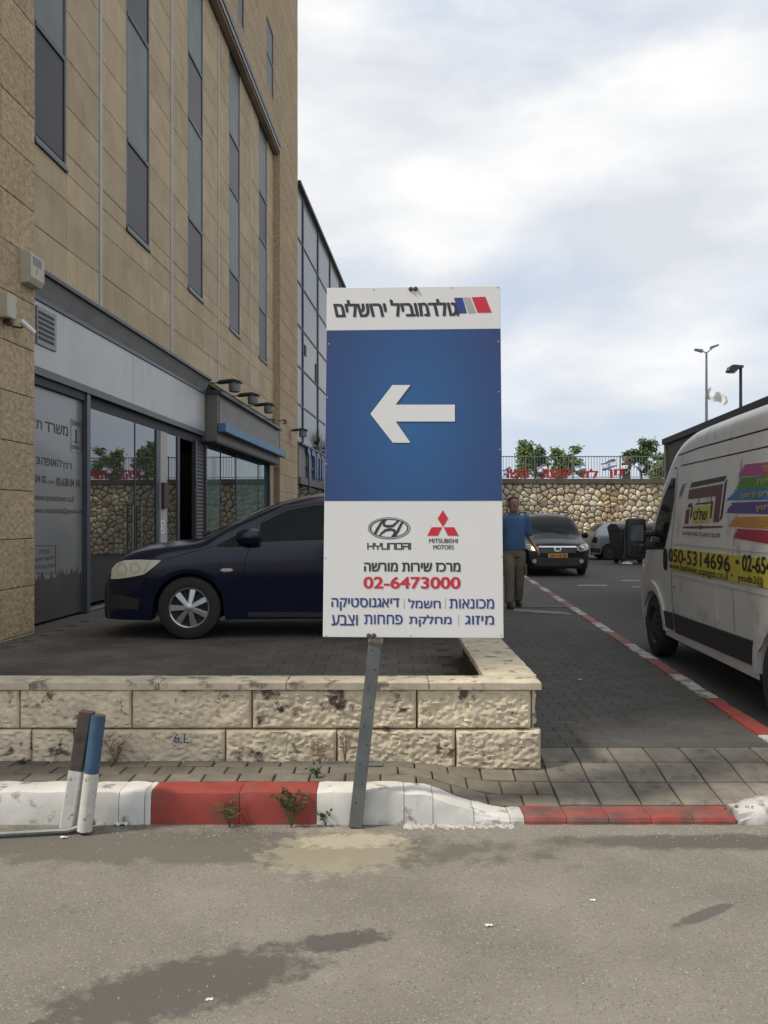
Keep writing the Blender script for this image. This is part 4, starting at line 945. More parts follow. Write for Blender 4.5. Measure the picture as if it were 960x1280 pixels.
def cell(i):
    c = seeds[i]; poly = [Vector((c.x-.5, max(0, c.y-.5))), Vector((c.x+.5, max(0, c.y-.5))), Vector((c.x+.5, min(3.0, c.y+.5))), Vector((c.x-.5, min(3.0, c.y+.5)))]
    gx, gy = int(c.x//.6), int(c.y//.6)
    for a in (-1, 0, 1):
        for b in (-1, 0, 1):
            for k in grid.get((gx+a, gy+b), []):
                if k == i: continue
                o = seeds[k]; m_ = (c+o)/2; n_ = (o-c).normalized(); out_ = []
                for q in range(len(poly)):
                    p0, p1 = poly[q-1], poly[q]; d0, d1 = (p0-m_).dot(n_), (p1-m_).dot(n_)
                    if (d0 <= 0) != (d1 <= 0): out_.append(p0+(p1-p0)*(d0/(d0-d1)))
                    if d1 <= 0: out_.append(p1)
                poly = out_
                if len(poly) < 3: return None
    return poly
def stone_geo(poly, c, mb, org):
    # rounded outline: cut the corners, shrink, then dome
    P = []
    n = len(poly)
    for k in range(n):
        p, q = poly[k], poly[(k+1) % n]
        if (q-p).length < .03: P.append((p+q)/2); continue
        P += [p.lerp(q, .22), p.lerp(q, .78)]
    P = [c+(p-c)*.93 for p in P]; n = len(P); V = []
    dd = rg.uniform(.03, .09)
    for s_, y_ in ((1, .06), (.97, -.01), (.80, -dd*.75), (.42, -dd)):
        for p in P: q = c+(p-c)*s_; V.append((q.x-org[0], y_-org[1]+rg.uniform(-.006, .006)*(s_ < .9), q.y-org[2]))
    Fc = []
    for r_ in range(3):
        for k in range(n): Fc.append((r_*n+k, r_*n+(k+1) % n, (r_+1)*n+(k+1) % n, (r_+1)*n+k))
    Fc.append(tuple(range(3*n, 4*n))); mb.add(V, Fc)
vis = []; rest = []
for i, s_ in enumerate(seeds): (vis if 5.0 < s_.x < 12.6 else rest).append(i)
vis.sort(key=lambda i: abs(seeds[i].x-8.4)); rest += vis[299:]; vis = vis[:299]
for i in vis:
    p = cell(i)
    if not p: continue
    mb = MB(); c = seeds[i]; stone_geo(p, c, mb, (c.x, 0, c.y)); mb.build('rubble_stone', rub, rw, smooth=True, loc=(c.x, 0, c.y))
mb = MB()
for i in rest:
    p = cell(i)
    if p: stone_geo(p, seeds[i], mb, (0, 0, 0))
mb.build('rubble_stones', rub, rw, smooth=True, kind='stuff')
mb = MB(); cop_m = mat('dark concrete coping', (.125, .105, .082), .9, var=.25, vscale=3)
for k in range(21): mb = MB(); mb.box(-2.6+k*3, .38+k*3, -.10, .80, 3.0, 3.22); mb.build('coping_slab', cop_m, rw, bevel=.012)
g = MB(); g.add([(-60, RY+.65, 2.55), (400, RY+.65, 2.55), (400, 690, 2.55), (-60, 690, 2.55)], [(0, 1, 2, 3)]); tag(g.build('upper_ground', mat('upper ground', (.17, .155, .12), .95, var=.2)), kind='structure')

# railing on top
rl = empty('railing', (0, RY+.25, 3.22), 0, 'thin grey metal railing of upright bars along the top of the rubble wall', 'railing'); rail_m = mat('grey railing paint', (.20, .20, .19), .5, metal=.3, var=.1)
mb = MB(); mb.box(-2, 30, -.02, .02, .93, .97); mb.build('top_rail', rail_m, rl); mb = MB(); mb.box(-2, 30, -.015, .015, .06, .09); mb.build('bottom_rail', rail_m, rl)
b0 = MB(); b0.box(-.009, .009, -.009, .009, .09, .93); bmesh_ = None; k = 0; x = -1.9; rest_ = MB(); inside = 0
while x < 29:
    if 4.6 < x < 13.6 and inside < 100:
        inside += 1
        if bmesh_ is None: o = b0.build('bar', rail_m, rl, loc=(x, 0, 0)); bmesh_ = o.data
        else: inst('bar', bmesh_, rl, (x, 0, 0))
    else: rest_.box(x-.009, x+.009, -.009, .009, .09, .93)
    x += .12
rest_.build('bars', rail_m, rl, kind='stuff')
p0 = MB(); p0.box(-.025, .025, -.025, .025, 0, 1.0); o = p0.build('rail_post', rail_m, rl, loc=(-2, 0, 0))
for k in range(1, 16): inst('rail_post', o.data, rl, (-2+k*2.0, 0, 0))

# big red letters standing behind the railing
red_l = mat('red letter paint', (.42, .03, .03), .5, var=.08)
for s_, (a, b), lab in (('השו', (634, 660), 'leftmost group of big red letters on the rubble wall'), ('עוד', (673, 697), 'big red letters on the wall between the left trees'), ('קו', (699, 714), 'big red letters on the wall in front of the middle tree'),
                        ('לזו', (728, 747), 'big red letters on the wall left of the striped flag'), ('מן', (761, 778), 'rightmost big red letters on the wall beside the walking figure')):
    Y = RY+.12; x0 = (a-CX)/F*Y; x1 = (b-CX)/F*Y; hh = .36
    o = lettering(s_, x0, x1, 3.26, 3.26+hh, 0, red_l, None, Matrix(((1, 0, 0, 0), (0, 0, -1, Y), (0, 1, 0, 0), (0, 0, 0, 1))), heb=True, bold=.05, name='letter_group', thick=.05)
    tag(o, lab, 'letters', 'red letters along the top of the wall')

# flags with blue stripes and star on the railing
fw_ = mat('white flag cloth', (.66, .67, .70), .8, var=.05); fb_ = mat('blue flag print', (.03, .10, .42), .8, var=0)
def flag(px, py, w, h, ang, lab, striped=True, Y=RY+.10, group='flags tied to the railing'):
    c = at(px, py, Y); root = empty('flag', c, 0, lab, 'flag', group)
    def wv(x, y, e=0):
        if not striped: y = y*(1-.45*abs(x/w+.1))+.12*math.sin(x/w*6); return (x*math.cos(ang)-y*math.sin(ang)+.04*math.sin(y*14), .12*math.sin(x/w*11+y*5)-e, x*math.sin(ang)+y*math.cos(ang)+.05*math.sin(x/w*9+y*6))
        return (x*math.cos(ang)-y*math.sin(ang), .05*math.sin(x/w*7)+.03*math.sin(y/h*4+x*5)-e, x*math.sin(ang)+y*math.cos(ang)+.03*math.sin(x/w*5))
    def cloth(x0, x1, y0, y1, e, nm, m_, nx=14, ny=6):
        V = []; n_ = (nx+1)*(ny+1)
        for s_ in (0, .006):
            for j in range(ny+1):
                for i in range(nx+1): V.append(wv(x0+(x1-x0)*i/nx, y0+(y1-y0)*j/ny, e-s_))
        Fc = []
        for q in (0, n_):
            for j in range(ny):
                for i in range(nx): a = q+j*(nx+1)+i; Fc.append((a, a+1, a+nx+2, a+nx+1))
        mb = MB(); mb.add(V, Fc); return mb.build(nm, m_, root, smooth=True)
    cloth(-w/2, w/2, -h/2, h/2, 0, 'cloth', fw_)
    if striped:
        cloth(-w/2, w/2, h*.27, h*.40, .012, 'stripe', fb_, 14, 1); cloth(-w/2, w/2, -h*.40, -h*.27, .012, 'stripe', fb_, 14, 1)
        for t_ in (0, math.pi):
            mb = MB(); r_ = h*.17; P = [Vector((math.sin(t_+k*2*math.pi/3)*r_, math.cos(t_+k*2*math.pi/3)*r_)) for k in range(3)]; V = []
            for s_ in (1, .68): V += [wv(p.x*s_, p.y*s_, .022) for p in P]
            mb.add(V, [(0, 1, 4, 3), (1, 2, 5, 4), (2, 0, 3, 5)]); mb.build('star', fb_, root)
    return root
flag(761, 581, .62, .36, R(12), 'blue striped white flag on the railing left of the walking figure'); flag(678, 586, .42, .28, R(18), 'blue striped flag on the railing between the left and middle trees')
flag(725, 585, .42, .24, R(10), 'blue striped flag on the railing right behind the middle tree'); flag(634, 589, .36, .26, R(14), 'blue striped flag on the railing just beside the big sign edge')
flag(799, 583, .40, .22, R(-35), 'drooping blue striped flag on the railing right of the walking figure')

# trees beyond the railing
bark = mat('tree bark', (.075, .06, .045), .9, var=.2); lf1 = mat('fresh green leaves', (.13, .205, .055), .6, var=.3, vscale=3); lf2 = mat('dark green leaves', (.085, .145, .05), .6, var=.3, vscale=3)
def tree(px, Y, top, base_r, lobes, m_, lab, n=900, leaf=.075):
    X = (px-CX)/F*Y; lobes = [(a, b+.57, c) for a, b, c in lobes]; root = empty('tree', (X, Y, 2.55), 0, lab, 'tree', 'small street trees above the wall'); rg = random.Random(px)
    H = top-2.55; mb = MB(); mb.tube([(0, 0, 0), (.03, 0, H*.3), (-.02, 0, H*.55)], [.07, .055, .04], 7)
    for (lx, lz, lr) in lobes: mb.tube([(0, 0, H*.38), (lx*.5, rg.uniform(-.2, .2), H*.3+lz*.35), (lx, 0, lz)], [.035, .024, .008], 5)
    mb.build('trunk', bark, root, smooth=True); lm = MB()
    tot = sum(l[2]**2 for l in lobes)
    for (lx, lz, lr) in lobes:
        # sprays: clumps of leaves at the ends of twigs, gaps between them
        nc = max(6, int(34*lr**2/.12)); n2 = n*2.2
        for c_ in range(nc):
            d = Vector((rg.gauss(0, 1), rg.gauss(0, 1), rg.gauss(0, 1))).normalized()*lr*rg.uniform(.35, 1.08); cc0 = Vector((lx, 0, lz))+d
            for k in range(max(5, int(n2*lr*lr/tot/nc))):
                p = cc0+Vector((rg.gauss(0, 1), rg.gauss(0, 1), rg.gauss(0, .8)))*.085; s_ = leaf*rg.uniform(.6, 1.3)
                a = Vector((rg.uniform(-1, 1), rg.uniform(-1, 1), rg.uniform(-.6, .6))).normalized(); b = a.cross(Vector((rg.uniform(-1, 1), rg.uniform(-1, 1), rg.uniform(-1, 1)))).normalized()
                lm.add([p-a*s_, p+b*s_*.5, p+a*s_, p-b*s_*.5], [(0, 1, 2, 3)])
    lm.build('crown', m_, root)
zt = lambda py, Y: CAMZ-(py-HZ)/F*Y
tree(655, 41, zt(545, 41), 1, [(0, 1.45, .40), (.10, .95, .42), (-.05, 1.95, .18), (-.15, .6, .3)], lf1, 'light green slender tree just right of the big sign', 1100)
tree(668, 43, zt(542, 43), 1, [(0, 1.5, .45), (-.30, 1.95, .28), (.42, 1.25, .38), (.30, 1.85, .22), (.2, .8, .35)], lf2, 'darker green tree touching the slender one near the sign', 1500)
tree(706, 41, zt(548, 41), 1, [(-.35, 1.45, .33), (0, 1.05, .50), (.40, 1.0, .42), (.55, 1.75, .20), (-.3, .6, .4), (.75, .7, .25)], lf1, 'spreading middle tree with one tall right shoot above the wall', 1800)
tree(801, 42, zt(538, 42), 1, [(-.35, 1.35, .38), (.1, 1.55, .45), (.5, 1.95, .30), (.2, 2.05, .25), (.25, .95, .35), (-.60, 1.45, .25), (.75, 1.4, .14)], lf2, 'dark leafy tree above the wall beside the van windscreen', 1900)
tree(826, 40, zt(566, 40), 1, [(0, .75, .36), (.1, 1.25, .22), (-.3, .4, .3)], lf1, 'low light green bush tree partly behind the van and railing', 800)

# street lamps and the tall flag
sl = empty('street_lamp', (16.95, 45, 2.55), 0, 'tall slim double armed street lamp with a white flag tied halfway', 'street lamp')
lam = mat('lamp grey', (.17, .175, .18), .5, metal=.4, var=.1); topz = zt(440, 45)-2.55
mb = MB(); mb.tube([(0, 0, 0), (0, 0, topz*.5), (0, 0, topz)], [.10, .075, .05], 8); mb.build('pole', lam, sl, smooth=True)
for s_ in (-1, 1):
    mb = MB(); mb.tube([(0, 0, topz-.05), (s_*.28, 0, topz+.12+.05*s_)], .03, 6); mb.build('arm', lam, sl)
    mb = MB(); mb.prism([(s_*.22, topz+.05+.08*s_), (s_*.62, topz+.20+.12*s_), (s_*.62, topz+.29+.12*s_), (s_*.2, topz+.2+.08*s_)], -.10, .10, 'y'); mb.build('lamp_head', lam, sl)
flag(896, 496, 1.15, .60, R(-38), 'plain white flag blowing from the tall street lamp pole', False, 44.9, 'flags tied to poles')
s2 = empty('street_lamp', (12.5, 30, 0), 0, 'shorter black street lamp with one flat head above the van', 'street lamp')
blk = mat('black lamp paint', (.03, .032, .035), .5); tz = zt(458, 30)
mb = MB(); mb.tube([(0, 0, 0), (0, 0, tz)], [.07, .05], 8); mb.build('pole', blk, s2, smooth=True)
mb = MB(); mb.prism([(-.50, tz-.18), (-.42, tz-.02), (-.30, tz+.05), (.06, tz+.02), (.06, tz-.06), (-.1, tz-.09), (-.2, tz-.2), (-.45, tz-.22)], -.13, .13, 'y'); mb.build('lamp_head', blk, s2, bevel=.01)
mb = MB(); mb.box(-.42, -.2, -.09, .09, tz-.235, tz-.222); mb.build('lamp_glass', frost, s2)

# roadside shelter behind the van
sh = empty('roadside_shelter', (5.95, 18.2, 0), math.atan2(-.1, 1), 'flat dark roofed shelter with white corner post behind the white van', 'shelter')
mb = MB(); mb.box(-.02, 3.2, -7.2, .1, 3.12, 3.24); mb.build('roof', mat('dark roof edge', (.035, .03, .028), .6, var=.2), sh)
po_ = MB(); po_.box(0, .10, -.10, 0, 0, 3.11); pw = po_.build('corner_post', mat('cream post', (.50, .47, .40), .5), sh)
for y_ in (-3.5, -7): inst('corner_post', pw.data, sh, (0, y_, 0))
mb = MB(); mb.box(.03, .07, -3.4, -.10, 0, 3.1); mb.build('side_panel', mat('brown panel', (.12, .085, .06), .6, var=.15), sh); mb = MB(); mb.box(.03, .07, -6.9, -3.5, 0, 3.1); mb.build('side_panel', MATS['brown panel'], sh)

# ------------------------------------------------------------------ vehicles
def interp(tab, x, smooth=True):
    if x <= tab[0][0]: return tab[0][1]
    for i in range(len(tab)-1):
        (a, va), (b, vb) = tab[i], tab[i+1]
        if x <= b:
            t = (x-a)/(b-a)
            if not smooth: return va+(vb-va)*t
            p0 = tab[i-1] if i else tab[i]; p3 = tab[i+2] if i+2 < len(tab) else tab[i+1]
            m0 = (vb-p0[1])/(b-p0[0])*(b-a) if b > p0[0] else 0; m1 = (p3[1]-va)/(p3[0]-a)*(b-a) if p3[0] > a else 0
            lim = 3*abs(vb-va)
            m0 = max(-lim, min(lim, m0)); m1 = max(-lim, min(lim, m1))
            return (2*t**3-3*t*t+1)*va+(t**3-2*t*t+t)*m0+(-2*t**3+3*t*t)*vb+(t**3-t*t)*m1
    return tab[-1][1]
class Car:
    """x from the nose (0) to the tail (L), y across, z up; body is one lofted shell with wheel arches"""
    def __init__(s, L_, W, top, plan, belt, lean, sill, wheels, arch, crown=.05, rad=.10, name='car'):
        s.L, s.W, s.top, s.plan, s.belt, s.lean, s.sill, s.wheels, s.arch, s.crown, s.rad = L_, W, top, plan, belt, lean, sill, wheels, arch, crown, rad
    def y(s, x, z):
        w = interp(s.plan, x)*s.W/2; b = interp(s.belt, x)
        t = (z-s.sill)/max(.01, b-s.sill)
        if z <= b: g_ = .955+.045*math.sin(min(1, max(0, t)*1.35)*math.pi/2) if t < .74 else 1-.018*((t-.74)/.26)**2
        else: g_ = .982
        return w*g_-(max(0, z-b)*s.lean)
    def shell(s, root, mt, name='body', nside=22, step=.035, under=None):
        xs = []; x = 0
        while x < s.L: xs.append(x); x += step if .25 < x < s.L-.25 else .012+abs(0)*1
        xs.append(s.L); V = []; Fc = []; ncor = 6; ntop = 7; m = 0
        for x in xs:
            zt_ = interp(s.top, x); zb = s.sill
            for wx in s.wheels:
                d = s.arch**2-(x-wx)**2
                if d > 0: zb = max(zb, s.wz+math.sqrt(d))
            rad = min(s.rad, (zt_-zb)*.45); ring = []
            ring.append((0.0, max(s.sill, .0)+.02 if zb == s.sill else zb+.0)); ring.append((s.y(x, zb)*.80, zb+.0)); ring.append((s.y(x, zb)-.012, zb))
            ze = zt_-s.crown-rad
            for k in range(nside+1):
                z = zb+.008+(ze-zb-.008)*k/nside; ring.append((s.y(x, z), z))
            ye = s.y(x, ze); inn = rad*.9
            for k in range(1, ncor+1):
                a = k/ncor*math.pi/2; ring.append((ye-inn*(1-math.cos(a)), ze+rad*math.sin(a)))
            ye2 = ye-inn
            for k in range(1, ntop+1):
                t = k/ntop; yy_ = ye2*(1-t); ring.append((yy_, ze+rad+s.crown*(1-(1-t)**2)))
            m = len(ring)
            V += [(x, -a, b) for a, b in ring]+[(x, a, b) for a, b in ring]
        n = len(xs)
        for i in range(n-1):
            for sd_ in (0, m):
                for k in range(m-1):
                    a = i*2*m+sd_+k; q = (a, a+1, a+2*m+1, a+2*m); Fc.append(q if sd_ == 0 else q[::-1])
        for i in (0, n-1):
            o_ = i*2*m; Fc.append(tuple(o_+k for k in range(m))+tuple(o_+m+k for k in range(m-1, -1, -1)))
        mb = MB(); mb.add(V, Fc); o = mb.build(name, mt, root)
        bm = bmesh.new(); bm.from_mesh(o.data); bmesh.ops.remove_doubles(bm, verts=bm.verts, dist=.0008); bmesh.ops.recalc_face_normals(bm, faces=bm.faces); s.bvh = BVHTree.FromBMesh(bm); bm.to_mesh(o.data)
        for p in o.data.polygons: p.use_smooth = True
        o.data.set_sharp_from_angle(angle=R(32)); bm.free(); s.body = o; s.root = root
    def cast(s, p, way, off):
        """project a 2-D point on the shell: way = left(-y) right(+y) front rear top"""
        if way in 'lr': o, d = Vector((p[0], -5 if way == 'l' else 5, p[1])), Vector((0, 1 if way == 'l' else -1, 0))
        elif way == 'f': o, d = Vector((-5, p[0], p[1])), Vector((1, 0, 0))
        elif way == 'b': o, d = Vector((s.L+5, p[0], p[1])), Vector((-1, 0, 0))
        else: o, d = Vector((p[0], p[1], 9)), Vector((0, 0, -1))
        h = s.bvh.ray_cast(o, d)
        if h[0] is None: return None
        n_ = h[1]
        if n_.dot(d) > 0: n_ = -n_
        return h[0]+n_*off
    def patch(s, poly, way, mt, name, off=.004, cell_=.05, parent=None, smooth=True, thick=.006):
        """a panel lying on the shell, outline poly"""
        xs_ = [p[0] for p in poly]; ys_ = [p[1] for p in poly]; pts = [Vector(p) for p in poly]; ed = []; P = []
        n = len(poly)
        for k in range(n):
            a, b = pts[k], pts[(k+1) % n]; q = max(1, int((b-a).length/cell_))
            for j in range(q): P.append(a.lerp(b, j/q))
        nb = len(P); ed = [(k, (k+1) % nb) for k in range(nb)]
        x = min(xs_)+cell_/2
        while x < max(xs_):
            y = min(ys_)+cell_/2
            while y < max(ys_): P.append(Vector((x, y))); y += cell_
            x += cell_
        v, e, f = mathutils.geometry.delaunay_2d_cdt(P, ed, [], 0, 1e-5)[:3]
        def inside(c):
            r_ = False
            for k in range(n):
                u, w = pts[k-1], pts[k]
                if (u.y > c.y) != (w.y > c.y) and c.x < (w.x-u.x)*(c.y-u.y)/(w.y-u.y)+u.x: r_ = not r_
            return r_
        f = [q for q in f if inside(sum((v[i] for i in q), Vector((0, 0)))/len(q))]
        used = sorted({i for q in f for i in q}); C3 = {i: s.cast(v[i], way, off) for i in used}; C4 = {i: s.cast(v[i], way, off-thick) for i in used}
        f = [q for q in f if all(C3[i] is not None for i in q)]; used = sorted({i for q in f for i in q}); ix = {i: k for k, i in enumerate(used)}; m = len(used)
        V = [C3[i] for i in used]+[C4[i] for i in used]; Fc = [tuple(ix[i] for i in q) for q in f]; E_ = {}
        for q in Fc:
            for k in range(len(q)): E_[(q[k], q[(k+1) % len(q)])] = 1
        Fc += [(a, b, b+m, a+m) for (a, b) in E_ if (b, a) not in E_]
        mb = MB(); mb.add(V, Fc); o = mb.build(name, mt, parent or s.root, smooth=True); return o
    def line(s, pts, way, mt, name, w=.006, off=.0015, parent=None):
        P = []; pts = [Vector(p) for p in pts]
        for a, b in zip(pts, pts[1:]):
            q = max(1, int((b-a).length/.04))
            for j in range(q): P.append(a.lerp(b, j/q))
        P.append(pts[-1]); V = []; Fc = []
        for i, p in enumerate(P):
            d = (P[min(i+1, len(P)-1)]-P[max(i-1, 0)]).normalized(); n_ = Vector((-d.y, d.x))*w/2
            a, b = s.cast(p+n_, way, off), s.cast(p-n_, way, off)
            if a is None or b is None: continue
            V += [a, b]
        Fc = [(2*i, 2*i+1, 2*i+3, 2*i+2) for i in range(len(V)//2-1)]
        mb = MB(); mb.add(V, Fc); return mb.build(name, mt, parent or s.root)
def wheel(root, x, y, z, r_, side, spokes=7, rim_m=None, tw=.19, rimr=.66, turn=0):
    """side -1 faces -y"""
    rim_m = rim_m or alloy
    w = bpy.data.objects.new('wheel', None); COL.objects.link(w); w.parent = root; w.location = (x, y, z); w.rotation_euler = (0, 0, turn+(0 if side < 0 else math.pi)); w.empty_display_size = .1
    h = tw/2; rr_ = r_*rimr
    mb = MB(); mb.lathe([(rr_, -h*.82), (rr_*1.04, -h*.95), (r_*.86, -h), (r_*.965, -h*.86), (r_, -h*.6), (r_, h*.6), (r_*.96, h*.9), (rr_, h)], 40, 'y'); mb.build('tyre', rubber, w, smooth=True)
    mb = MB(); mb.lathe([(rr_*1.0, -h*.80), (rr_*.96, -h*.88), (rr_*.90, -h*.75), (rr_*.88, h*.6)], 40, 'y'); mb.build('rim', rim_m, w, smooth=True)
    mb = MB(); mb.lathe([(0, h*.1), (rr_*.95, h*.1)], 24, 'y'); mb.build('brake_disc', mat('dark brake metal', (.05, .05, .05), .6, metal=.4), w)  # plain dark grey metal disc behind the spokes
    sp0 = MB(); y0 = -h*.80
    sp0.add([(-.020, y0-.004, .03), (.020, y0-.004, .03), (.030, y0+.012, rr_*.93), (-.030, y0+.012, rr_*.93), (-.032, y0+.05, .03), (.032, y0+.05, .03), (.040, y0+.05, rr_*.93), (-.040, y0+.05, rr_*.93)],
            [(0, 1, 2, 3), (1, 5, 6, 2), (0, 3, 7, 4), (3, 2, 6, 7), (4, 7, 6, 5), (0, 4, 5, 1)])
    so = None
    for k in range(spokes):
        if so is None: so = sp0.build('spoke', rim_m, w, bevel=.003); o = so
        else: o = inst('spoke', so.data, w, (0, 0, 0))
        o.rotation_euler = (0, k*2*math.pi/spokes+.2, 0)
    mb = MB(); mb.lathe([(0, y0-.008), (.028, y0-.008), (.05, y0), (.055, y0+.03)], 18, 'y'); mb.build('hub_cap', rim_m, w, smooth=True)
    return w
def wells(car, root, W):
    for i, wx in enumerate(car.wheels):
        for s_ in (-1, 1):
            mb = MB(); r_ = car.arch+.004; n = 18; h1, h0 = s_*(W/2-.035), s_*(W/2-.42); V = []; Fc = []
            for k in range(n+1):
                a = math.pi*1.12*k/n-.06*math.pi; V += [(wx+r_*math.cos(a), h0, car.wz+r_*math.sin(a)), (wx+r_*math.cos(a), h1, car.wz+r_*math.sin(a))]
            Fc = [(2*k, 2*k+1, 2*k+3, 2*k+2) for k in range(n)]; V.append((wx, h0, car.wz)); Fc += [(2*k, 2*k+2, 2*n+2) for k in range(n)]
            mb.add(V, Fc); mb.build('wheel_well', black, root)
carglass = mat('tinted car glass', (.008, .013, .012), .03, var=0, ior=1.3, spec=.35, coord='O'); seam = mat('panel gap', (.006, .006, .007), .8, var=0)
lens = mat('clouded headlight lens', (.66, .65, .53), .12, var=.12, vscale=9, coord='O', coat=.6); lens2 = mat('clear headlight lens', (.42, .43, .43), .08, var=.1, coord='O', coat=.6)
redlens = mat('tail light red', (.30, .015, .012), .15, var=0, coat=.5)
def plate(car, way, cx, cz, w, h, text):
    o = car.patch([(cx-w/2, cz-h/2), (cx+w/2, cz-h/2), (cx+w/2, cz+h/2), (cx-w/2, cz+h/2)], way, mat('amber number plate', (.60, .30, .03), .4, var=.04, coord='O'), 'number_plate', off=.014, thick=.012)
    return o

# --- navy hatchback on the forecourt, seen from its left side
nv = empty('parked_car', (-2.93, 9.36, PLZ+.002), R(4.5), 'dark navy blue hatchback parked on the raised forecourt behind the big sign', 'car', None)
navy_p = mat('navy car paint', (.004, .007, .026), .2, var=.05, coord='O', coat=.35, spec=.35)
c1 = Car(4.12, 1.74, [(0, .50), (.02, .60), (.08, .735), (.25, .875), (.48, .945), (.95, 1.005), (1.08, 1.05), (1.28, 1.165), (1.55, 1.29), (1.85, 1.41), (2.2, 1.485), (2.6, 1.515), (3.1, 1.50), (3.6, 1.42), (3.9, 1.28), (4.02, 1.05), (4.09, .85), (4.12, .6)],
         [(0, .60), (.03, .70), (.12, .82), (.3, .93), (.6, .99), (1.0, 1.0), (3.2, 1.0), (3.8, .95), (4.05, .84), (4.12, .7)],
         [(0, .60), (.3, .78), (1.0, .92), (2.0, .98), (3.2, 1.03), (4.12, 1.02)], .34, .19, (.91, 3.42), .355, .045, .11)
c1.wz = .315; c1.shell(nv, navy_p); wells(c1, nv, 1.74)
for x_ in c1.wheels:
    for s_ in (-1, 1): wheel(nv, x_, s_*.765, .315, .315, s_, 7, alloy)
c1.patch([(1.61, .975), (1.62, 1.16), (1.88, 1.295), (2.15, 1.345), (2.55, 1.36), (2.58, 1.01)], 'l', carglass, 'door_window'); c1.patch([(2.66, 1.01), (2.64, 1.36), (3.05, 1.33), (3.42, 1.23), (3.55, 1.08), (3.5, 1.03)], 'l', carglass, 'door_window')
c1.patch([(1.17, .935), (1.28, .99), (1.53, 1.125), (1.50, .96), (1.42, .925), (1.28, .92)], 'l', carglass, 'quarter_window')
c1.patch([(1.61, .975), (1.62, 1.16), (1.88, 1.295), (2.15, 1.345), (2.55, 1.36), (2.58, 1.01)], 'r', carglass, 'door_window'); c1.patch([(2.66, 1.01), (2.64, 1.36), (3.05, 1.33), (3.42, 1.23), (3.55, 1.08), (3.5, 1.03)], 'r', carglass, 'door_window')
c1.patch([(1.12, -.62), (1.12, .62), (1.80, .50), (1.80, -.50)], 't', carglass, 'windscreen', cell_=.08); c1.patch([(3.62, -.5), (3.62, .5), (3.96, .58), (3.96, -.58)], 't', carglass, 'rear_window', cell_=.08)
c1.line([(1.545, .94), (1.58, 1.17), (1.86, 1.33), (2.2, 1.385), (2.6, 1.40), (3.05, 1.375), (3.5, 1.27)], 'l', plastic, 'window_trim', .022, .006)
hl = [(.115, .60), (.12, .70), (.17, .755), (.26, .79), (.42, .80), (.64, .795), (.58, .74), (.47, .655), (.36, .63), (.2, .605)]
h_ = c1.patch(hl, 'l', lens, 'headlight', off=.006, cell_=.035); c1.patch(hl, 'r', lens, 'headlight', off=.006, cell_=.035)
c1.line(hl+[hl[0]], 'l', seam, 'headlight_gap', .010, .003)
for cx_, cz_, r_ in ((.235, .70, .055), (.375, .715, .048)):
    c1.line([(cx_+r_*math.cos(t*math.pi/8), cz_+r_*math.sin(t*math.pi/8)) for t in range(17)], 'l', mat('reflector ring', (.45, .44, .37), .3, metal=.3), 'reflector_ring', .007, .008, parent=h_)
c1.line([(.47, .67), (.52, .78)], 'l', MATS['reflector ring'], 'reflector_ring', .012, .008, parent=h_)
c1.line([(1.515, .92), (1.47, .80), (1.45, .55), (1.47, .28), (1.50, .21)], 'l', seam, 'door_gap'); c1.line([(2.62, 1.0), (2.62, .5), (2.60, .22)], 'l', seam, 'door_gap'); c1.line([(3.48, 1.05), (3.5, .80), (3.3, .72)], 'l', seam, 'door_gap')
c1.line([(.13, .585), (.35, .60), (.52, .585), (.62, .57)], 'l', seam, 'bumper_gap'); c1.line([(.66, .80), (.9, .865), (1.15, .93)], 'l', seam, 'bonnet_gap')
c1.line([(1.5, .245), (2.2, .235), (3.0, .245)], 'l', plastic, 'sill_trim', .05, .004)
c1.patch([(1.22, .695), (1.25, .712), (1.33, .712), (1.355, .695), (1.32, .68), (1.25, .68)], 'l', chrome, 'side_repeater', .008, .02)
c1.patch([(2.36, .86), (2.36, .90), (2.56, .905), (2.58, .87)], 'l', navy_p, 'door_handle', .03, .04, thick=.02)
fl = []
for k in range(15): a = math.pi*(k/14)*1.02; fl.append((.91+(.355+.004)*math.cos(a), .315+(.355+.004)*math.sin(a)))
fl2 = [(.91+(.41)*math.cos(math.pi*(k/14)*1.02), .315+.40*math.sin(math.pi*(k/14)*1.02)) for k in range(14, -1, -1)]
c1.patch([p for p in fl if p[1] > .25]+[p for p in fl2 if p[1] > .25], 'l', navy_p, 'wheel_arch_flare', .010, .03)
c1.patch([(.03, .30), (.03, .42), (.2, .45), (.42, .40), (.40, .30)], 'l', plastic, 'fog_lamp_recess', .002, .04); c1.patch([(-.45, .28), (-.45, .44), (.45, .44), (.45, .28)], 'f', plastic, 'lower_grille', .004, .08); c1.patch([(-.4, .56), (-.35, .66), (.35, .66), (.4, .56)], 'f', plastic, 'grille', .004, .08)
mb = MB(); p = c1.cast((1.52, 1.0), 'l', 0); mb.tube([p+Vector((0, .05, -.04)), p+Vector((.0, -.06, -.01))], .022, 8); mirror_ = mb.build('mirror_stalk', plastic, nv)
mb = MB(); mb.lathe([(0, -.13), (.05, -.125), (.085, -.06), (.09, .02), (.075, .09), (0, .10)], 14, 'x', (p.x, p.y-.13, p.z+.03)); o = mb.build('mirror', navy_p, nv, smooth=True)
mb = MB(); mb.tube([(1.02, -.35, 1.045), (1.2, -.1, 1.13), (1.35, .1, 1.21)], .008, 5); mb.tube([(1.0, -.5, 1.04), (1.08, -.48, 1.07)], .02, 6); mb.build('wiper', black, nv)

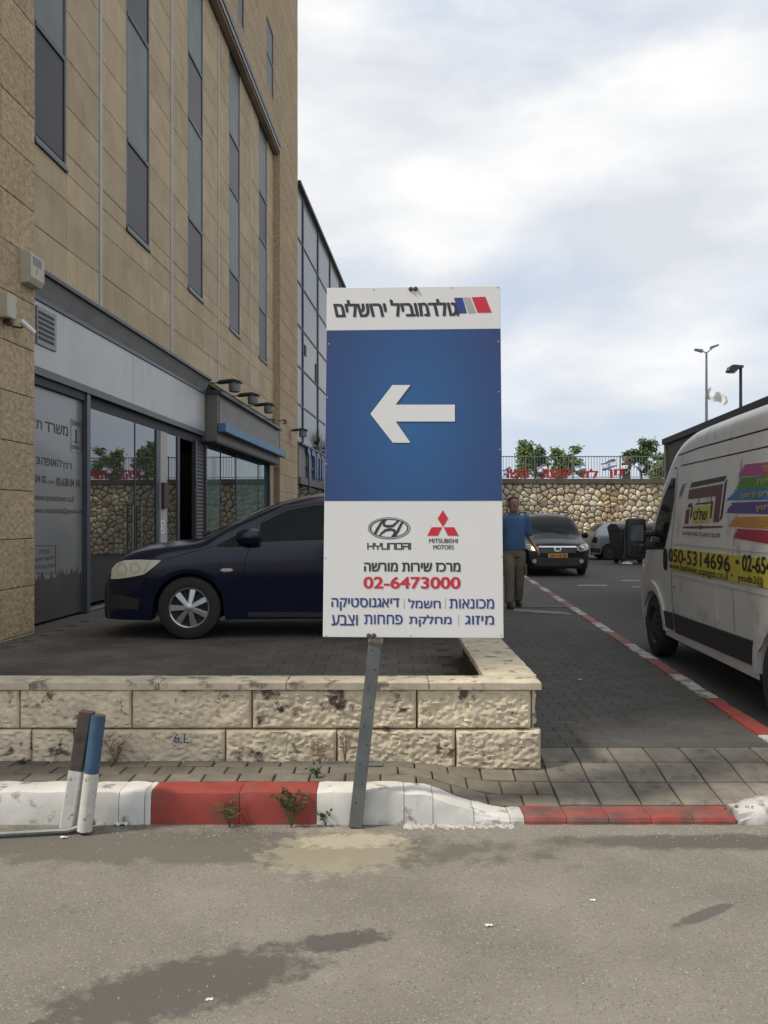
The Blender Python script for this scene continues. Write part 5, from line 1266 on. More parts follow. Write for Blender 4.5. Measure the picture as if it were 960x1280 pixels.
# --- dark grey people carrier coming down the street
mv = empty('driving_car', (4.62, 22.75, .006), R(90), 'dark charcoal people carrier facing the camera, lit headlight beside the walking man', 'car')
mv.rotation_euler = (0, 0, R(87.5))
mpaint = mat('charcoal car paint', (.006, .007, .010), .3, var=.05, coord='O', coat=.12, spec=.2)
c2 = Car(4.5, 1.75, [(0, .50), (.02, .66), (.05, .80), (.12, .88), (.5, .98), (.95, 1.07), (1.15, 1.16), (1.5, 1.42), (1.8, 1.60), (2.1, 1.67), (2.8, 1.69), (3.9, 1.63), (4.3, 1.5), (4.42, 1.1), (4.5, .6)],
         [(0, .84), (.03, .89), (.1, .94), (.25, .985), (.6, 1.0), (3.8, 1.0), (4.3, .95), (4.5, .86)], [(0, .75), (.3, .86), (1.0, .98), (4.5, 1.04)], .30, .20, (.84, 3.65), .35, .05, .12)
c2.wz = .32; c2.shell(mv, mpaint); wells(c2, mv, 1.75)
for x_ in c2.wheels:
    for s_ in (-1, 1): wheel(mv, x_, s_*.77, .32, .32, s_, 6, alloy)
c2.patch([(1.12, -.70), (1.12, .70), (1.80, .56), (1.80, -.56)], 't', carglass, 'windscreen', cell_=.08)
for w_ in 'lr':
    c2.patch([(1.35, 1.02), (1.62, 1.36), (1.85, 1.50), (2.45, 1.53), (2.45, 1.04)], w_, carglass, 'door_window'); c2.patch([(2.53, 1.04), (2.53, 1.53), (3.4, 1.50), (3.4, 1.06)], w_, carglass, 'door_window')
lit_l = mat('lit headlight', (.9, .8, .55), .2, emit=((1, .62, .25), 4.0), var=0)
for s_ in (-1, 1):
    P = [(s_*.50, .70), (s_*.52, .78), (s_*.66, .845), (s_*.83, .86), (s_*.835, .74), (s_*.72, .675), (s_*.58, .665)]
    # world right side of the picture is the car's own left; local +y points to the picture's left
    hl_ = c2.patch(P, 'f', lens2, 'headlight', .008, .05)
    q = c2.cast((s_*.62, .745), 'f', .02); mb = MB(); mb.lathe([(0, -.012), (.05, -.008), (.07, .01)], 14, 'x', tuple(q)); mb.build('bulb', lit_l if s_ > 0 else chrome, hl_, smooth=True)
    q = c2.cast((s_*.62, .40), 'f', .012); mb = MB(); mb.lathe([(0, -.014), (.05, -.01), (.06, .01)], 14, 'x', tuple(q)); mb.build('fog_lamp', lens2, mv, smooth=True)
    q = c2.cast((1.38, 1.05), 'l' if s_ < 0 else 'r', 0); mb = MB(); mb.lathe([(0, -.10), (.07, -.09), (.09, -.02), (.085, .06), (0, .07)], 12, 'x', (q.x, q.y+s_*.14, q.z+.02)); mb.build('mirror', mpaint, mv, smooth=True)
    mb = MB(); mb.tube([(1.9, s_*.60, 1.66), (2.0, s_*.60, 1.72), (3.6, s_*.60, 1.71), (3.75, s_*.6, 1.65)], .018, 6); mb.build('roof_bar', plastic, mv)
c2.patch([(-.48, .62), (-.50, .76), (.50, .76), (.48, .62)], 'f', plastic, 'grille', .006, .07); c2.patch([(-.50, .765), (-.50, .805), (.50, .805), (.50, .765)], 'f', chrome, 'chrome_strip', .014, .06)
for z_ in (.65, .70): c2.line([(-.46, z_), (.46, z_)], 'f', mat('dull chrome', (.2, .2, .2), .3, metal=.8), 'grille_bar', .012, .012)
c2.patch([(-.10, .78), (.10, .78), (.09, .69), (.055, .655), (-.055, .655), (-.09, .69)], 'f', chrome, 'shield_emblem', .022, .03); c2.patch([(-.06, .755), (.06, .755), (.055, .70), (-.055, .70)], 'f', black, 'shield_emblem_slot', .026, .03)
c2.patch([(-.6, .28), (-.62, .50), (.62, .50), (.6, .28)], 'f', plastic, 'lower_grille', .004, .08)
plate(c2, 'f', 0, .555, .52, .115, ''); ptx = lambda p: c2.cast((-p.x, p.y), 'f', .018)
o = lettering('12-345-67', -.21, .21, .522, .588, 0, ink, mv, bold=.02, name='plate_number', proj=lambda p: c2.cast((-p.x, p.y), 'f', .018+p.z)); bpy.data.objects.remove(o)
o = lettering('10-114-33', -.20, .22, .52, .59, 0, ink, mv, bold=.03, name='plate_number', proj=lambda p: c2.cast((-p.x, p.y), 'f', .018+p.z))
c2.line([(.16, -.62), (.5, -.66), (.95, -.70)], 't', seam, 'bonnet_gap'); c2.line([(.16, .62), (.5, .66), (.95, .70)], 't', seam, 'bonnet_gap')
mb = MB(); mb.tube([(1.12, -.5, 1.17), (1.2, 0, 1.24), (1.22, .3, 1.24)], .01, 5); mb.build('wiper', black, mv)

# --- silver hatchback side on by the far wall
sv = empty('parked_car', (11.45, 32.6, .006), R(180), 'small silver hatchback parked side on before the rubble wall behind the bin', 'car')
silver = mat('silver car paint', (.34, .36, .39), .3, metal=.5, var=.05, coord='O', coat=.5)
c3 = Car(3.75, 1.65, [(0, .5), (.04, .68), (.2, .82), (.9, .95), (1.1, 1.02), (1.7, 1.36), (2.0, 1.43), (2.7, 1.43), (3.2, 1.36), (3.45, 1.20), (3.66, .92), (3.73, .7), (3.75, .45)],
         [(0, .75), (.15, .92), (.5, 1), (3.3, 1), (3.65, .92), (3.75, .78)], [(0, .7), (.9, .88), (3.75, .96)], .30, .2, (.72, 3.05), .33, .04, .11)
c3.wz = .29; c3.shell(sv, silver); wells(c3, sv, 1.65)
for x_ in c3.wheels:
    for s_ in (-1, 1): wheel(sv, x_, s_*.72, .29, .29, s_, 9, mat('dull hubcap', (.07, .07, .07), .5, metal=.3))
for w_ in 'lr':
    c3.patch([(1.25, .93), (1.70, 1.25), (2.3, 1.29), (2.3, .95)], w_, carglass, 'door_window'); c3.patch([(2.38, .95), (2.38, 1.29), (2.9, 1.24), (3.1, 1.0)], w_, carglass, 'door_window')
    c3.patch([(3.55, .62), (3.50, .84), (3.64, .86), (3.72, .66)], w_, mat('dark tail light', (.05, .01, .01), .2, coat=.5), 'tail_light', .006, .04); c3.line([(2.34, .96), (2.34, .24)], w_, seam, 'door_gap', .012); c3.patch([(2.44, .82), (2.44, .86), (2.62, .87), (2.62, .83)], w_, black, 'door_handle', .02, .04)
    c3.line([(3.12, .96), (2.95, .70), (2.80, .58)], w_, seam, 'door_gap', .012); c3.patch([(3.42, .25), (3.40, .42), (3.74, .45), (3.72, .28)], w_, plastic, 'bumper_insert', .006, .05)
c3.patch([(3.25, -.5), (3.25, .5), (3.55, .58), (3.55, -.58)], 't', carglass, 'rear_window', cell_=.08)

# --- wheeled rubbish bins
bn = mat('dark green bin plastic', (.022, .030, .026), .5, var=.2, coord='O', vscale=3)
def bin_(x, y, rz, lab):
    o = empty('rubbish_bin', (x, y, .006), rz, lab, 'bin', 'wheeled bins by the road end'); mb = MB()
    V = []; 
    for (w, d, z) in ((.50, .40, .16), (.58, .46, .5), (.64, .52, 1.10), (.66, .54, 1.12), (.66, .54, 1.18)): V += [(-w, -d, z), (w, -d, z), (w, d, z), (-w, d, z)]
    mb.add(V, [tuple(4*k+j if t == 0 else 0 for t in (0,)) for k in [] for j in []]+[(4*k+j, 4*k+(j+1) % 4, 4*k+4+(j+1) % 4, 4*k+4+j) for k in range(4) for j in range(4)]+[(3, 2, 1, 0), (16, 17, 18, 19)]); mb.build('tub', bn, o, bevel=.02)
    mb = MB(); mb.prism([(-.56, 1.185), (-.50, 1.28), (-.25, 1.37), (.25, 1.37), (.50, 1.28), (.56, 1.185)], -.67, .67, 'x'); mb.build('lid', bn, o, bevel=.015)
    for k in range(5): mb = MB(); mb.box(-.5+k*.24, -.44+k*.24, -.56, -.44, .35, 1.05); mb.build('rib', bn, o)
    for sx in (-1, 1):
        for sy in (-1, 1): mb = MB(); mb.lathe([(0, -.03), (.09, -.03), (.1, 0), (.09, .03), (0, .03)], 14, 'y', (sx*.42, sy*.32, .10)); mb.build('wheel', rubber, o, smooth=True)
bin_(8.45, 29.2, R(6), 'dark green wheeled rubbish bin standing left of the van mirror, nearer one'); bin_(9.9, 29.6, R(-4), 'dark green wheeled rubbish bin mostly hidden behind the van mirror')
for k, (px, py, lab) in enumerate(((783, 705.5, 'flat white scrap of paper on the road in front of the bins'), (742, 693.5, 'small white bag by the silver car rear wheel'))):
    Y = CAMZ*F/(py-HZ); mb = MB(); mb.lathe([(0, 0), (.22-.1*k, .02), (.14-.06*k, .08), (0, .1+.08*k)], 7, 'z', ((px-CX)/F*Y, Y, .006)); tag(mb.build('litter', lit, None), lab, 'litter')

# --- tall white panel van parked along the street, nose away from the camera
VA = math.atan(.05)
vn_ = empty('panel_van', (0, 0, .006), -R(90)-VA, 'tall dirty white panel van with rainbow lettering parked along the right kerb', 'van')
vpaint = mat('dirty white van paint', (.66, .655, .635), .35, var=.07, vscale=2.5, coord='O', coat=.25, col2=(.30, .285, .26), c2scale=3.5, c2pos=(.56, .78), streak=(1, 1, .8))
vl = Vector((3.02+.05*(10.62-9.64), 10.62, 0)); side_dir = Vector((math.cos(VA), -math.sin(VA), 0)); VW = 2.04
vn_.location = vl+side_dir*(VW/2); vn_.location.z = .006
c4 = Car(5.42, VW, [(0, .55), (.03, .80), (.08, 1.0), (.22, 1.14), (.55, 1.30), (.78, 1.44), (1.08, 1.86), (1.33, 2.15), (1.54, 2.32), (1.8, 2.42), (2.3, 2.48), (4.9, 2.52), (5.3, 2.50), (5.40, 2.42), (5.42, 2.2)],
         [(0, .78), (.04, .84), (.15, .92), (.4, .98), (.8, 1.0), (5.2, 1.0), (5.42, .98)], [(0, .8), (.5, 1.0), (1.2, 1.34), (2.0, 1.42), (5.42, 1.42)], .085, .28, (.96, 4.41), .40, .05, .14)
c4.wz = .345; c4.shell(vn_, vpaint, nside=34); wells(c4, vn_, VW)
for x_ in c4.wheels:
    for s_ in (-1, 1): wheel(vn_, x_, s_*.90, .345, .345, s_, 8, mat('dark steel wheel', (.045, .045, .045), .5, metal=.4), tw=.21, rimr=.58)
VM = Matrix.Translation(vn_.location) @ Matrix.Rotation(vn_.rotation_euler.z, 4, 'Z')
# plane of the van's left side: x along the van, y up
side_plane = VM @ Matrix(((1, 0, 0, 0), (0, 0, -1, -VW/2), (0, 1, 0, 0), (0, 0, 0, 1)))
def vp(px, py): return onplane(px, py, side_plane)
def vpoly(pts, m_, name='print', off=.003, cell_=.12): return c4.patch([vp(*p) for p in pts], 'l', m_, name, off, cell_, thick=.002)
dw = [(811.5, 683), (816, 658), (824.5, 622), (832, 601), (836, 600), (836.5, 625), (834, 655), (830, 684)]
vpoly(dw, carglass, 'door_window', .005, .06)
c4.line([vp(*p) for p in dw+[dw[0]]], 'l', plastic, 'window_seal', .05, .004)
c4.patch([(1.08, 1.32), (1.62, 1.98), (1.98, 2.02), (1.98, 1.24), (1.2, 1.20)], 'r', carglass, 'door_window', .004)
c4.patch([(.80, -.82), (.80, .82), (1.62, .68), (1.62, -.68)], 't', carglass, 'windscreen', .004, .1)
c4.line([(1.73, .40), (1.73, 1.9), (1.70, 2.06), (1.6, 2.08)], 'l', seam, 'door_gap', .014); c4.line([(1.85, 2.085), (5.3, 2.10)], 'l', seam, 'body_crease', .012); c4.line([(1.7, 2.20), (2.4, 2.225), (5.35, 2.24)], 'l', seam, 'roof_gutter', .014)
c4.line([(3.52, .60), (3.52, 1.42), (3.54, 2.04)], 'l', seam, 'side_door_gap', .007); c4.line([(1.8, 1.30), (5.2, 1.30)], 'l', vpaint, 'body_crease', .03, .006); c4.line([(1.8, .98), (5.2, .98)], 'l', vpaint, 'body_crease', .03, .006)
c4.patch([(1.37, .39), (1.37, .555), (1.70, .56), (1.70, .38)], 'l', plastic, 'side_moulding', .018, .08, thick=.018); c4.patch([(1.80, .37), (1.78, .565), (2.5, .57), (3.93, .585), (3.96, .39)], 'l', plastic, 'side_moulding', .018, .08, thick=.018)
c4.patch([(1.50, 1.0), (1.475, 1.05), (1.475, 1.17), (1.50, 1.22), (1.57, 1.22), (1.60, 1.17), (1.60, 1.05), (1.57, 1.0)], 'l', black, 'door_handle', .014, .04, thick=.012)
fa = [(.96+.404*math.cos(math.pi*k/14), .345+.404*math.sin(math.pi*k/14)) for k in range(15)]; fa2 = [(.96+.50*math.cos(math.pi*k/14), .345+.50*math.sin(math.pi*k/14)) for k in range(14, -1, -1)]
c4.patch(fa+fa2, 'l', vpaint, 'wheel_arch_flare', .022, .05, thick=.022); fa = [(x+3.45, z) for x, z in fa]; fa2 = [(x+3.45, z) for x, z in fa2]; c4.patch(fa+fa2, 'l', vpaint, 'wheel_arch_flare', .022, .05, thick=.022)
for w_, s_ in (('l', -1), ('r', 1)):
    q = c4.cast((1.0, 1.29), w_, 0); mr_ = MB(); mr_.tube([(q.x, q.y-s_*.05, q.z-.05), (q.x+.0, q.y+s_*.12, q.z-.05)], .05, 8); mr_.tube([(q.x, q.y-s_*.05, q.z+.1), (q.x+.0, q.y+s_*.12, q.z+.08)], .04, 8); mr_.build('mirror_arm', plastic, vn_)
    mb = MB(); y0, y1 = sorted((q.y+s_*.09, q.y+s_*.32)); V = []
    prof = [(-.11, -.12), (-.12, .12), (-.08, .25), (.0, .27), (.045, .24), (.05, -.18), (.0, -.22), (-.07, -.20)]
    mb.prism([(q.x+a, q.z+b) for a, b in prof], y0, y1, 'y'); mm = mb.build('mirror_housing', plastic, vn_, bevel=.035)
    bv = mm.modifiers.new('round', 'SUBSURF'); bv.levels = bv.render_levels = 2; mm.data.shade_smooth()
    mb = MB(); mb.box(q.x+.051, q.x+.056, y0+.045, y1-.045, q.z+.0, q.z+.18); mb.build('mirror_glass', mat('mirror glass', (.16, .17, .18), .08, metal=1, var=0), mm); mb = MB(); mb.box(q.x+.051, q.x+.056, y0+.045, y1-.045, q.z-.13, q.z-.03); mb.build('mirror_glass', MATS['mirror glass'], mm)
# signwriting
yel = mat('yellow vinyl', (.56, .50, .06), .45, var=.08, coord='O'); vbk = mat('black vinyl', (.025, .02, .022), .45, var=0); vbr = mat('maroon vinyl', (.12, .035, .035), .45, var=.06, coord='O')
c4.patch([(1.755, 1.01), (1.755, 1.235), (5.25, 1.245), (5.25, 1.03)], 'l', yel, 'yellow_band', .009, .12, thick=.008)
def vtext(s_, x0, y0, x1, y1, m_, heb=False, bold=0.02, lift=.012, name='lettering', dy=0):
    a = vp(x0, y1); b = vp(x1, y0); zc = vp((x0+x1)/2, (y0+y1)/2+dy)[1]; hh = (y1-y0)/F*vp((x0+x1)/2, (y0+y1)/2)[0]*0
    Yc = (10.62-(a[0]+b[0])/2); hh = (y1-y0)/2/F*Yc
    return lettering(s_, a[0], b[0], zc-hh, zc+hh, 0, m_, vn_, heb=heb, bold=bold, name=name, proj=lambda p: c4.cast((p.x, p.y), 'l', lift+p.z))
vtext('050-5314696', 837, 690.5, 895+19, 708, vbk, bold=.035); vtext('•', 921, 700, 925.5, 705, vbk); vtext('02-654', 929.5, 695.5, 966, 716, vbk, bold=.04)
vtext('www.bashelet.zapages.co.il', 838, 709, 911, 720.5, vbk, bold=.01); vtext('•', 915.5, 718, 917.5, 720.5, vbk); vtext('yeuda2@', 924, 719, 956, 731.5, vbk, bold=.01)
# arch shaped emblem
Z = lambda pts: [(840+x/7.53, 570+y/7.53) for x, y in pts]
vpoly(Z([(118, 300), (132, 250), (450, 185), (430, 235)]), vbk, 'emblem_panel'); vpoly(Z([(113, 318), (422, 262), (410, 622), (360, 622), (365, 375), (108, 408)]), vbr, 'emblem_panel'); vpoly(Z([(438, 250), (458, 212), (442, 585), (415, 612), (425, 560)]), vbk, 'emblem_panel')
vpoly(Z([(108, 488), (120, 450), (152, 440), (140, 482)]), vbk, 'emblem_panel'); vpoly(Z([(100, 505), (134, 500), (130, 638), (96, 640)]), vbr, 'emblem_panel'); vpoly(Z([(146, 470), (158, 460), (158, 560), (142, 600)]), vbk, 'emblem_panel')
vpoly(Z([(178, 460), (188, 446), (346, 428), (340, 590), (330, 590), (330, 446)]), vbk, 'emblem_panel'); vpoly(Z([(170, 480), (328, 462), (322, 622), (165, 628)]), yel, 'emblem_panel', off=.006)
vpoly(Z([(208, 382), (213, 382), (213, 448), (208, 448)]), vbk, 'emblem_line'); vpoly(Z([(322, 374), (327, 374), (327, 436), (322, 436)]), vbk, 'emblem_line')
vtext('שלט', 840+180/7.53, 570+498/7.53, 840+305/7.53, 570+600/7.53, vbk, True, .04, .010); vpoly(Z([(85, 662), (230, 660), (250, 650), (270, 660), (452, 658), (452, 674), (270, 680), (250, 690), (230, 682), (85, 680)]), vbr, 'emblem_line')
vtext('תכנון וביצוע כל סוגי השלטים', 840+92/7.53, 570+712/7.53, 840+438/7.53, 570+768/7.53, vbk, True, .015, .008)
# rainbow stripes with ragged brush ends
rg = random.Random(5)
def rag(c, top, bot, tips, m_):
    """top/bot: (start, far) points; ragged left end"""
    n = 9; P = [top[1], bot[1]]
    a, b = bot[0], top[0]
    for k in range(n+1):
        t = k/n; x = a[0]+(b[0]-a[0])*t; y = a[1]+(b[1]-a[1])*t; P.append((x+(tips*(1 if k % 2 else -.3)*rg.uniform(.4, 1.3)) if 0 < k < n else x, y))
    vpoly(Z(P), m_, 'rainbow_stripe', .004, .10)
st = [((615, 80), (960, 42), (548, 192), (960, 178), (.36, .06, .20)), ((590, 205), (960, 170), (535, 315), (960, 305), (.06, .20, .045)), ((540, 322), (960, 292), (466, 416), (960, 412), (.035, .17, .36)),
      ((520, 440), (960, 420), (468, 534), (960, 552), (.085, .05, .24)), ((560, 575), (960, 565), (505, 660), (960, 692), (.50, .22, .045)), ((595, 684), (960, 705), (550, 768), (960, 838), (.34, .02, .04))]
ext = lambda p, q, m: (m, p[1]+(q[1]-p[1])*(m-p[0])/(q[0]-p[0]))
for i, (a, b, c, d, col) in enumerate(st):
    m_ = mat('stripe vinyl %d' % i, col, .45, var=.05, coord='O'); rag(None, (a, ext(a, b, 1250)), (c, ext(c, d, 1250)), 22, m_)
yl2 = mat('yellow stripe lettering', (.50, .38, .05), .45, var=0)
for s_, a in (('מימד', (785, 82, 925, 142)), ('שליות', (745, 198, 950, 268)), ('לדים וניאון', (612, 330, 905, 400)), ('וחוץ', (758, 465, 905, 525)), ('בים', (805, 592, 925, 650))):
    vtext(s_, 840+a[0]/7.53, 570+a[1]/7.53, 840+a[2]/7.53, 570+a[3]/7.53, yl2, True, .03, .010)
vpoly(Z([(40, 290), (58, 262), (86, 256), (66, 276), (58, 330), (46, 366), (28, 388), (24, 350)]), mat('grey scuff print', (.16, .18, .19), .5), 'scuff_mark')
c4.line([(1.78, .84), (1.86, .84)], 'l', seam, 'trim_screw', .012); c4.line([(1.74, .62), (1.75, .50), (1.79, .44), (1.74, .36)], 'l', seam, 'bumper_gap', .02)
c4.patch([(3.05, .64), (3.1, .93), (3.14, .93), (3.12, .64)], 'l', vpaint, 'dent_crease', .008, .05)
for s_ in (-1, 1):
    c4.patch([(s_*.62, .86), (s_*.62, 1.02), (s_*.84, 1.12), (s_*.86, .92)], 'f', lens2, 'headlight', .006, .08)
    c4.patch([(s_*.85, .9), (s_*.85, 1.5), (s_*.98, 1.5), (s_*.98, .9)], 'b', redlens, 'tail_light', .01, .1)
c4.patch([(-.6, .5), (-.6, .8), (.6, .8), (.6, .5)], 'f', plastic, 'grille', .006, .1)

# ------------------------------------------------------------------ people
def remesh(o, vox, smooth_it=3):
    m = o.modifiers.new('r', 'REMESH'); m.mode = 'VOXEL'; m.voxel_size = vox; m.use_smooth_shade = True
    m2 = o.modifiers.new('s', 'SMOOTH'); m2.iterations = smooth_it; m2.factor = .5
    dg = bpy.context.evaluated_depsgraph_get(); me = bpy.data.meshes.new_from_object(o.evaluated_get(dg)); o.modifiers.clear(); old = o.data; o.data = me; bpy.data.meshes.remove(old)
    return o
def limb(mb, pts, rs, n=12, flat=None):
    """tapering limb with rounded ends"""
    P = [Vector(p) for p in pts]; Q = []; Rr = []
    d = (P[0]-P[1]).normalized(); Q += [P[0]+d*rs[0]*.8, P[0]+d*rs[0]*.45]; Rr += [rs[0]*.35, rs[0]*.85]
    for i, p in enumerate(P):
        Q.append(p); Rr.append(rs[i])
        if i+1 < len(P): Q.append((p+P[i+1])/2); Rr.append((rs[i]+rs[i+1])/2*1.02)
    d = (P[-1]-P[-2]).normalized(); Q += [P[-1]+d*rs[-1]*.45, P[-1]+d*rs[-1]*.8]; Rr += [rs[-1]*.85, rs[-1]*.35]
    mb.tube(Q, Rr, n, flat=flat)
def rings(mb, R_, n=20):
    V = []; Fc = []
    for (cx, cy, z, rx, ry) in R_:
        for k in range(n):
            t = 2*math.pi*k/n; V.append((cx+rx*math.copysign(abs(math.cos(t))**.85, math.cos(t)), cy+ry*math.copysign(abs(math.sin(t))**.85, math.sin(t)), z))
    for i in range(len(R_)-1):
        for k in range(n): Fc.append((i*n+k, i*n+(k+1) % n, (i+1)*n+(k+1) % n, (i+1)*n+k))
    Fc += [tuple(range(n-1, -1, -1)), tuple(range((len(R_)-1)*n, len(R_)*n))]; mb.add(V, Fc)
def hand(mb, w, d, side, curl=.5, back=Vector((0, -1, 0))):
    """palm below the wrist w, pointing along d; back = direction the thumb side faces"""
    d = d.normalized(); t = (back-d*back.dot(d)).normalized(); n_ = d.cross(t)*side
    limb(mb, [w, w+d*.045, w+d*.085], [.026, .034, .036], 10, flat=.62)
    for k, (o_, L_) in enumerate(((.030, .070), (.010, .078), (-.010, .073), (-.029, .058))):
        b = w+d*.085+t*o_; m = b+d*L_*.5+n_*curl*.012; e = m+d*L_*.42+n_*curl*.035; limb(mb, [b-d*.012, m, e], [.0095, .0088, .0075], 7)
    b = w+d*.03+t*.032; m = b+d*.03+t*.022+n_*.008; e = m+d*.034+t*.006+n_*.012; limb(mb, [b, m, e], [.013, .011, .009], 7)
def person(loc, rz, label, skin, shirt_m, trous_m, hair_m, scale=1, arms=None, legs=None, vox=.0075):
    root = empty('person', loc, rz, label, 'person'); root.scale = (scale,)*3
    arms = arms or {}; mb = MB()
    # legs: hip, knee, ankle, toe
    L1 = legs[0]; L2 = legs[1]
    rings(mb, [(0, 0, .86, .15, .10), (0, 0, .95, .165, .11), (0, 0, 1.08, .145, .10), (0, 0, 1.2, .155, .105), (0, 0, 1.32, .175, .112), (0, .0, 1.41, .165, .098), (0, .0, 1.46, .10, .07)])
    for l in (L1, L2): limb(mb, [l[0], l[1], l[2]], [.085, .056, .038]); limb(mb, [l[2]+Vector((0, .02, -.03)), l[2]+Vector((0, -.10, -.05))], [.035, .028])
    for sd_, a in ((-1, arms['r']), (1, arms['l'])):
        limb(mb, [a[0], a[0].lerp(a[1], .5), a[1]], [.058, .050, .040]); limb(mb, [a[1], a[1].lerp(a[2], .35), a[2]], [.042, .040, .026]); hand(mb, a[2], (a[2]-a[1]), sd_)
    limb(mb, [(0, .0, 1.42), (0, -.005, 1.52)], [.064, .058])
    # head: skull, face, jaw
    rings(mb, [(0, -.045, 1.505, .036, .024), (0, -.040, 1.515, .052, .048), (0, -.026, 1.545, .066, .075), (0, -.015, 1.585, .073, .084), (0, -.008, 1.625, .079, .092), (0, 0, 1.665, .081, .097), (0, .004, 1.70, .077, .094), (0, .006, 1.73, .060, .078), (0, .006, 1.748, .036, .048), (0, .006, 1.752, .01, .012)], 28)
    limb(mb, [(0, -.102, 1.645), (0, -.116, 1.605)], [.010, .015], 8)              # nose
    for s_ in (-1, 1):
        limb(mb, [(s_*.081, .008, 1.655), (s_*.084, .012, 1.61)], [.013, .009], 8)  # ears
        limb(mb, [(s_*.015, -.096, 1.672), (s_*.045, -.088, 1.672)], [.010, .009], 8)  # brow
        limb(mb, [(s_*.038, -.070, 1.605), (s_*.034, -.075, 1.575)], [.022, .018], 8)  # cheeks
    limb(mb, [(-.02, -.094, 1.572), (0, -.099, 1.574), (.02, -.094, 1.572)], [.006, .008, .006], 8); limb(mb, [(-.012, -.080, 1.528), (.012, -.080, 1.528)], [.016, .016], 8)
    b = mb.build('body', skin, root); remesh(b, vox, 3)
    eye_w = mat('eye white', (.55, .53, .5), .3, var=0); eye_d = mat('dark eye', (.02, .015, .012), .2, var=0)
    for s_ in (-1, 1):
        mb = MB(); c = (s_*.031, -.0855, 1.648); mb.lathe([(0, -.0095), (.007, -.007), (.0115, 0), (.007, .007), (0, .0095)], 12, 'y', c); e = mb.build('eye', eye_w, root, smooth=True)
        mb = MB(); mb.lathe([(0, -.0105), (.005, -.0092), (.0058, -.006)], 10, 'y', c); mb.build('pupil', eye_d, e, smooth=True)
    mb = MB(); limb(mb, [(-.019, -.1015, 1.5715), (0, -.1065, 1.5725), (.019, -.1015, 1.5715)], [.003, .0042, .003], 8); mb.build('mouth', mat('lips', (.16, .06, .05), .5, var=0), root, smooth=True)
    mb = MB(); rings(mb, [(0, .040, 1.60, .078, .062), (0, .030, 1.64, .0845, .076), (0, .018, 1.675, .0855, .088), (0, .012, 1.705, .0815, .092), (0, .008, 1.735, .065, .082), (0, .006, 1.753, .040, .052), (0, .006, 1.759, .012, .014)], 24)
    mb.build('hair', hair_m, root, smooth=True)
    # shirt
    mb = MB(); rings(mb, [(0, 0, .90, .178, .128), (0, 0, .93, .185, .135), (0, -.006, 1.05, .180, .138), (0, -.006, 1.2, .182, .132), (0, 0, 1.32, .196, .128), (0, .0, 1.41, .185, .112), (0, .004, 1.455, .125, .086), (0, .004, 1.49, .072, .066)])
    for k_ in ('r', 'l'): a = arms[k_]; limb(mb, [a[0]+Vector((0, 0, .005)), a[0].lerp(a[1], .45), a[0].lerp(a[1], .88)], [.074, .069, .068], 14)
    s_ = mb.build('shirt', shirt_m, root); remesh(s_, .012, 3)
    mb = MB(); V = []; n = 20
    for (rx, ry, z) in ((.070, .064, 1.475), (.076, .070, 1.50), (.084, .078, 1.485), (.094, .088, 1.462)):
        for k in range(n): t = 2*math.pi*(k+.5)/n; V.append((rx*math.cos(t), .002+ry*math.sin(t), z+(-.020 if math.sin(t) < -.85 else 0)))
    mb.add(V, [(i*n+k, i*n+(k+1) % n, (i+1)*n+(k+1) % n, (i+1)*n+k) for i in range(3) for k in range(n)]); mb.build('collar', shirt_m, s_, smooth=True)
    mb = MB(); rings(mb, [(0, 0, .80, .160, .118), (0, 0, .88, .172, .125), (0, 0, .955, .168, .122)])
    for l in (L1, L2):
        kn = l[1]; an = l[2]; limb(mb, [l[0]+Vector((0, 0, -.02)), l[0].lerp(kn, .5), kn, kn.lerp(an, .5), an+Vector((0, .005, .015))], [.108, .098, .082, .078, .076], 14)
    t_ = mb.build('trousers', trous_m, root); remesh(t_, .014, 2)
    shoe = mat('dark shoe', (.015, .013, .012), .5, var=.1)
    for l in (L1, L2):
        a = l[2]; mb = MB(); rings(mb, [(a.x, a.y-.045, a.z-.088, .046, .135), (a.x, a.y-.045, a.z-.075, .048, .138), (a.x, a.y-.04, a.z-.045, .044, .125), (a.x, a.y-.01, a.z-.02, .042, .080), (a.x, a.y+.012, a.z+.01, .042, .050)], 18); mb.build('shoe', shoe, root, smooth=True)
    # belt and pocket flaps
    return root, t_
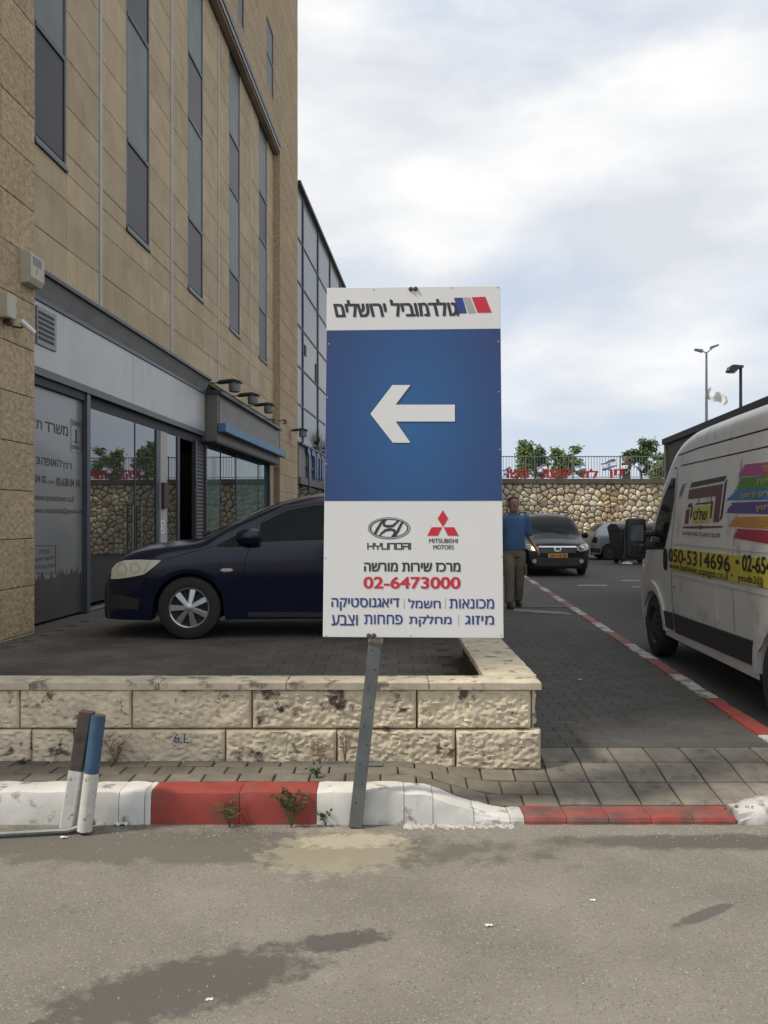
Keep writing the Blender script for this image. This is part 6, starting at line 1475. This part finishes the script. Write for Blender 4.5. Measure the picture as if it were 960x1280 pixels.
blue_shirt = mat('blue polo cotton', (.055, .125, .250), .9, var=.16, vscale=9, coord='O', bump=.004, bscale=14); khaki = mat('khaki cargo cloth', (.150, .130, .095), .9, var=.25, vscale=7, coord='O', bump=.03, bscale=9)
skin1 = mat('tanned skin', (.30, .165, .115), .55, var=.08, coord='O', vscale=20); hair1 = mat('cropped dark hair', (.030, .022, .020), .8, var=.2, coord='O', vscale=60)
V3 = Vector
man, tr = person((2.05, 13.55, .149), R(6), 'man in a blue polo shirt and khaki cargo trousers walking beside the sign', skin1, blue_shirt, khaki, hair1, .995,
       arms={'r': [V3((-.195, 0, 1.405)), V3((-.25, .06, 1.12)), V3((-.27, .02, .87))], 'l': [V3((.195, 0, 1.405)), V3((.262, .03, 1.13)), V3((.335, -.10, .93))]},
       legs=[[V3((-.09, 0, .86)), V3((-.10, -.12, .49)), V3((-.105, -.16, .09))], [V3((.09, 0, .86)), V3((.10, .02, .48)), V3((.105, .13, .105))]])
for s_, x, y in ((-1, -.185, -.05), (1, .19, .01)):
    mb = MB(); mb.box(x-.018, x+.018, y-.075, y+.075, .50, .68); mb.build('cargo_pocket', khaki, man, bevel=.012)
dk = mat('black cloth', (.02, .02, .024), .9, var=.1, coord='O'); wt2 = mat('black and white top', (.03, .03, .035), .9, var=0, coord='O')
wk, _ = person(((783-CX)/F*37.3, 37.3, 2.55), R(-60), 'small dark figure walking behind the railing above the rubble wall', skin1, wt2, dk, hair1, .985,
       arms={'r': [V3((-.195, 0, 1.405)), V3((-.24, .05, 1.12)), V3((-.25, -.06, .9))], 'l': [V3((.195, 0, 1.405)), V3((.24, -.05, 1.13)), V3((.24, -.2, 1.0))]},
       legs=[[V3((-.09, 0, .86)), V3((-.10, -.16, .5)), V3((-.10, -.18, .09))], [V3((.09, 0, .86)), V3((.10, .05, .48)), V3((.10, .24, .12))]], vox=.016)
wt = MB(); wt.box(-.195, .205, -.20, -.13, 1.15, 1.32); wt.box(.13, .21, -.13, .10, 1.15, 1.32); wt.build('white_bag', white_m, wk, bevel=.03)
